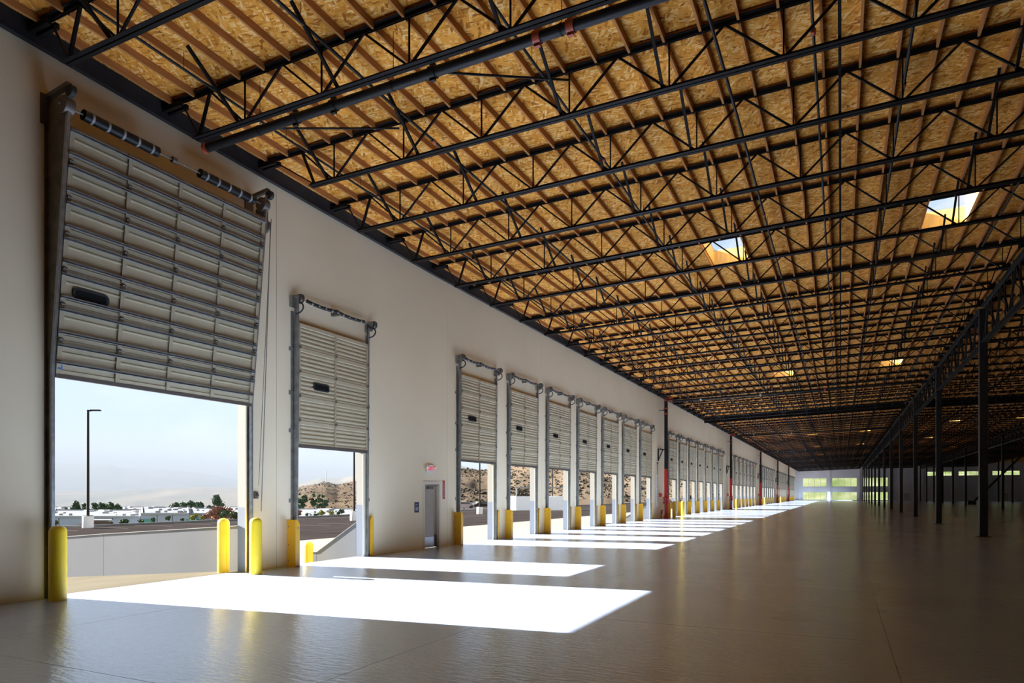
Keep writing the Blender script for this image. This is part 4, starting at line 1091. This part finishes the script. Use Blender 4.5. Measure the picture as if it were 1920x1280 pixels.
TR = [(105, 345, 953, 16), (124, 345, 950, 11), (143, 360, 938.5, 20), (157, 360, 942, 14), (176, 362, 941, 16), (189, 362, 940.5, 14), (207, 365, 940, 18), (221, 365, 944, 15),
      (241, 462, 949, 7), (261, 462, 950, 6), (276, 462, 949, 8), (290, 462, 950, 6), (302, 462, 950, 6), (330, 361, 939.5, 18), (345, 361, 940, 18), (358, 362, 937, 14), (373, 361, 939, 22), (392, 362, 946, 14)]
for i, (u, zc, vt, wp) in enumerate(TR):
    tree(u, zc, vt, -11.5, wp, M['leaf'], 'dark eucalyptus behind the low roofs, %s from the left in the tall door view' % ORD[i], 100 + i, 'eucalyptus behind the low roofs', 500)
tree(407, 300, 926, -11, 22, M['leaf'], 'tallest eucalyptus with an open crown at the right of the tall door view', 160, None, 600)
tree(413, 160, 947, -7, 32, M['leaf3'], 'russet bushy tree at the right of the tall door view', 161, None, 700)
tree(441, 160, 958, -7, 16, M['leaf'], 'dark green bushy tree nearest the right jamb in the tall door view', 162, None, 500)
for i, (u, vt, wp) in enumerate(((556, 934, 18), (570, 926.5, 21), (588, 925, 14), (598, 925.5, 12), (606, 926, 13))):
    tree(u, 342, vt, -10, wp, M['leaf'], 'dense dark tree below the brown hill, %s from the left in the lone dock door' % ORD[i], 180 + i, 'dark trees below the hill', 700)
def shrub(u, v, wpx, hpx, mt, lab, seed, grp):
    rr = random.Random(seed); zb = -1.25
    zc = 66 + 4.0 * math.sin(seed); 
    # stand on the planting strip just beyond the kerb
    tt = (u - 960) / F
    m_ = -(XC + 52.3); Y_ = (tt * (-m_ * ST) - m_ * CT) / (ST - tt * CT)
    zc = Y_ * CT - m_ * ST; x, y = XC + m_, Y_
    r = wpx * zc / F / 2; h = hpx * zc / F
    t = thing('shrub', lab, 'shrub', (x, y, -1.2), grp)
    bl = [(rr.uniform(-.5, .5) * r, rr.uniform(-.5, .5) * r, h * rr.uniform(.3, .7), r * rr.uniform(.35, .6)) for _ in range(5)]
    part('foliage', crown(rr, bl, 260, max(.07, r * .2)), mt, t)
    part('stem', MB().tube([(0, 0, -.1), (0, 0, h * .5)], .04, 5), M['bark'], t)
SH = [(105, 10, 20, 'leaf', 'small green sapling'), (207, 9, 6, 'leaf4', 'dark low shrub'), (233, 17, 11, 'leaf4', 'dark low shrub'), (264, 16, 7, 'leaf4', 'dark low shrub'), (288, 13, 11, 'leaf4', 'dark low shrub'), (314, 14, 14, 'leaf4', 'dark low shrub'),
      (342, 11, 7, 'leaf4', 'dark low shrub'), (364, 18, 17, 'leaf2', 'yellow-green shrub'), (380, 10, 13, 'leaf2', 'yellow-green shrub'), (394, 22, 20, 'leaf3', 'russet shrub'), (421, 26, 22, 'leaf', 'large dark shrub'), (436, 12, 18, 'leaf4', 'dark low shrub')]
for i, (u, w_, h_, mt, nm) in enumerate(SH):
    shrub(u, 985, w_, h_, M[mt], '%s on the planting strip, %s from the left through the tall door' % (nm, ORD[i]), 300 + i, 'shrubs through the tall door')
SH2 = [(560, 14, 16, 'leaf3', 'russet shrub'), (575, 8, 8, 'leaf4', 'dark low shrub'), (592, 10, 7, 'leaf4', 'dark low shrub'), (603, 13, 13, 'leaf2', 'yellow-green shrub'), (620, 14, 11, 'leaf2', 'yellow-green shrub'), (635, 12, 8, 'leaf4', 'dark low shrub'), (640, 12, 14, 'leaf', 'large dark shrub')]
for i, (u, w_, h_, mt, nm) in enumerate(SH2):
    shrub(u, 970, w_, h_, M[mt], '%s on the planting strip, %s from the left through the lone dock door' % (nm, ORD[i]), 330 + i, 'shrubs through the lone dock door')
# parked cars beyond the lot edge seen past the first light pole
def car(u, zc, zb, m_, lab):
    x, y = at_depth(u, zc); t = thing('car', lab, 'car', (x, y, zb), 'distant parked cars', None, random.uniform(.6, 1.0))
    body = [(-2.2, .35), (2.2, .35), (2.25, .7), (1.6, .9), (1.0, 1.4), (-1.2, 1.45), (-1.9, .95), (-2.25, .85)]
    part('body', MB().extrude(body, 1, -.85, .85), m_, t)
    part('side_glass', MB().extrude([(-1.55, .95), (1.2, .95), (.85, 1.33), (-1.1, 1.36)], 1, -.86, .86), M['lens'], t)
    for a in (-1.4, 1.4):
        for b in (-.87, .67): part('wheel', MB().tube([(a, b, .33), (a, b + .2, .33)], .33, 12), M['rubber'], t)
for i, (u, lab) in enumerate(((871, 'left one of the small parked cars near the white building'), (908, 'right one of the small parked cars near the white building'))):
    car(u, 150, -1.25, M['pole'] if i else M['unit'], lab)
x, y = at_depth(0, 0)
def car2():
    x, y = at_depth(187, 69); car(187, 69.5, -2.2, M['unit'], 'small white vehicle just below the kerb right of the light pole')
car2()

# green bank outside the far end of the building
bp_ = MB(); vs = []; nx, ny = 70, 24
for i in range(nx + 1):
    for j in range(ny + 1):
        x = -4 + 104 * i / nx; d = 130 * (j / ny) ** 1.2; y = YEND + 1.5 + d
        f = max(0, min(1, (d - 6) / 60))
        vs.append((x, y, -.4 + 17 * f * (1.2 - .2 * f) + fbm(x, y, 22, 9) * 1.6 * min(1, d / 12)))
bp_.add(vs, [(i * (ny + 1) + j, (i + 1) * (ny + 1) + j, (i + 1) * (ny + 1) + j + 1, i * (ny + 1) + j + 1) for i in range(nx) for j in range(ny)], True)
solo('ground_hillside', bp_, M['slope'], 'green and straw coloured bank outside the far storefront windows', 'bank', kind='structure')
rr = random.Random(5)
for i in range(12):
    x = rr.uniform(-4, 24); y = YEND + rr.uniform(34, 60)
    t = thing('tree', 'dark green tree on the bank beyond the far storefront windows', 'tree', (x, y, 6 + .18 * (y - YEND - 34)), 'trees beyond the far windows')
    bl = [(rr.uniform(-1.2, 1.2), rr.uniform(-1, 1), rr.uniform(1.6, 3.6), rr.uniform(.8, 1.5)) for _ in range(5)]
    part('crown', crown(rr, bl, 200, .35), M['leaf'], t); part('trunk', MB().tube([(0, 0, -.6), (0, 0, 2.4)], .16, 6), M['bark'], t)

# ---------------------------------------------------------------- haze over the valley (a real scattering volume, kept below the sun's rays)
hz = MB().add([(-430, -5000, -120), (-430, 5000, -120), (-430, 5000, 70), (-430, -5000, 70), (-9000, -5000, -120), (-9000, 5000, -120), (-9000, 5000, 430), (-9000, -5000, 430)],
              [(0, 1, 2, 3), (7, 6, 5, 4), (0, 4, 5, 1), (1, 5, 6, 2), (2, 6, 7, 3), (3, 7, 4, 0)])
mh = D.materials.new('valley_haze'); mh.use_nodes = True; n = mh.node_tree; n.nodes.clear()
o_ = n.nodes.new('ShaderNodeOutputMaterial'); v_ = n.nodes.new('ShaderNodeVolumeScatter')
v_.inputs['Color'].default_value = (.72, .84, 1, 1); v_.inputs['Density'].default_value = .000147; v_.inputs['Anisotropy'].default_value = .0
ab = n.nodes.new('ShaderNodeVolumeAbsorption'); ab.inputs['Color'].default_value = (.5, .5, .5, 1); ab.inputs['Density'].default_value = .0011
ad = n.nodes.new('ShaderNodeAddShader'); n.links.new(v_.outputs[0], ad.inputs[0]); n.links.new(ab.outputs[0], ad.inputs[1]); n.links.new(ad.outputs[0], o_.inputs['Volume'])
hzo = solo('valley_haze', hz, mh, 'pale blue haze hanging over the valley', 'haze', kind='stuff')
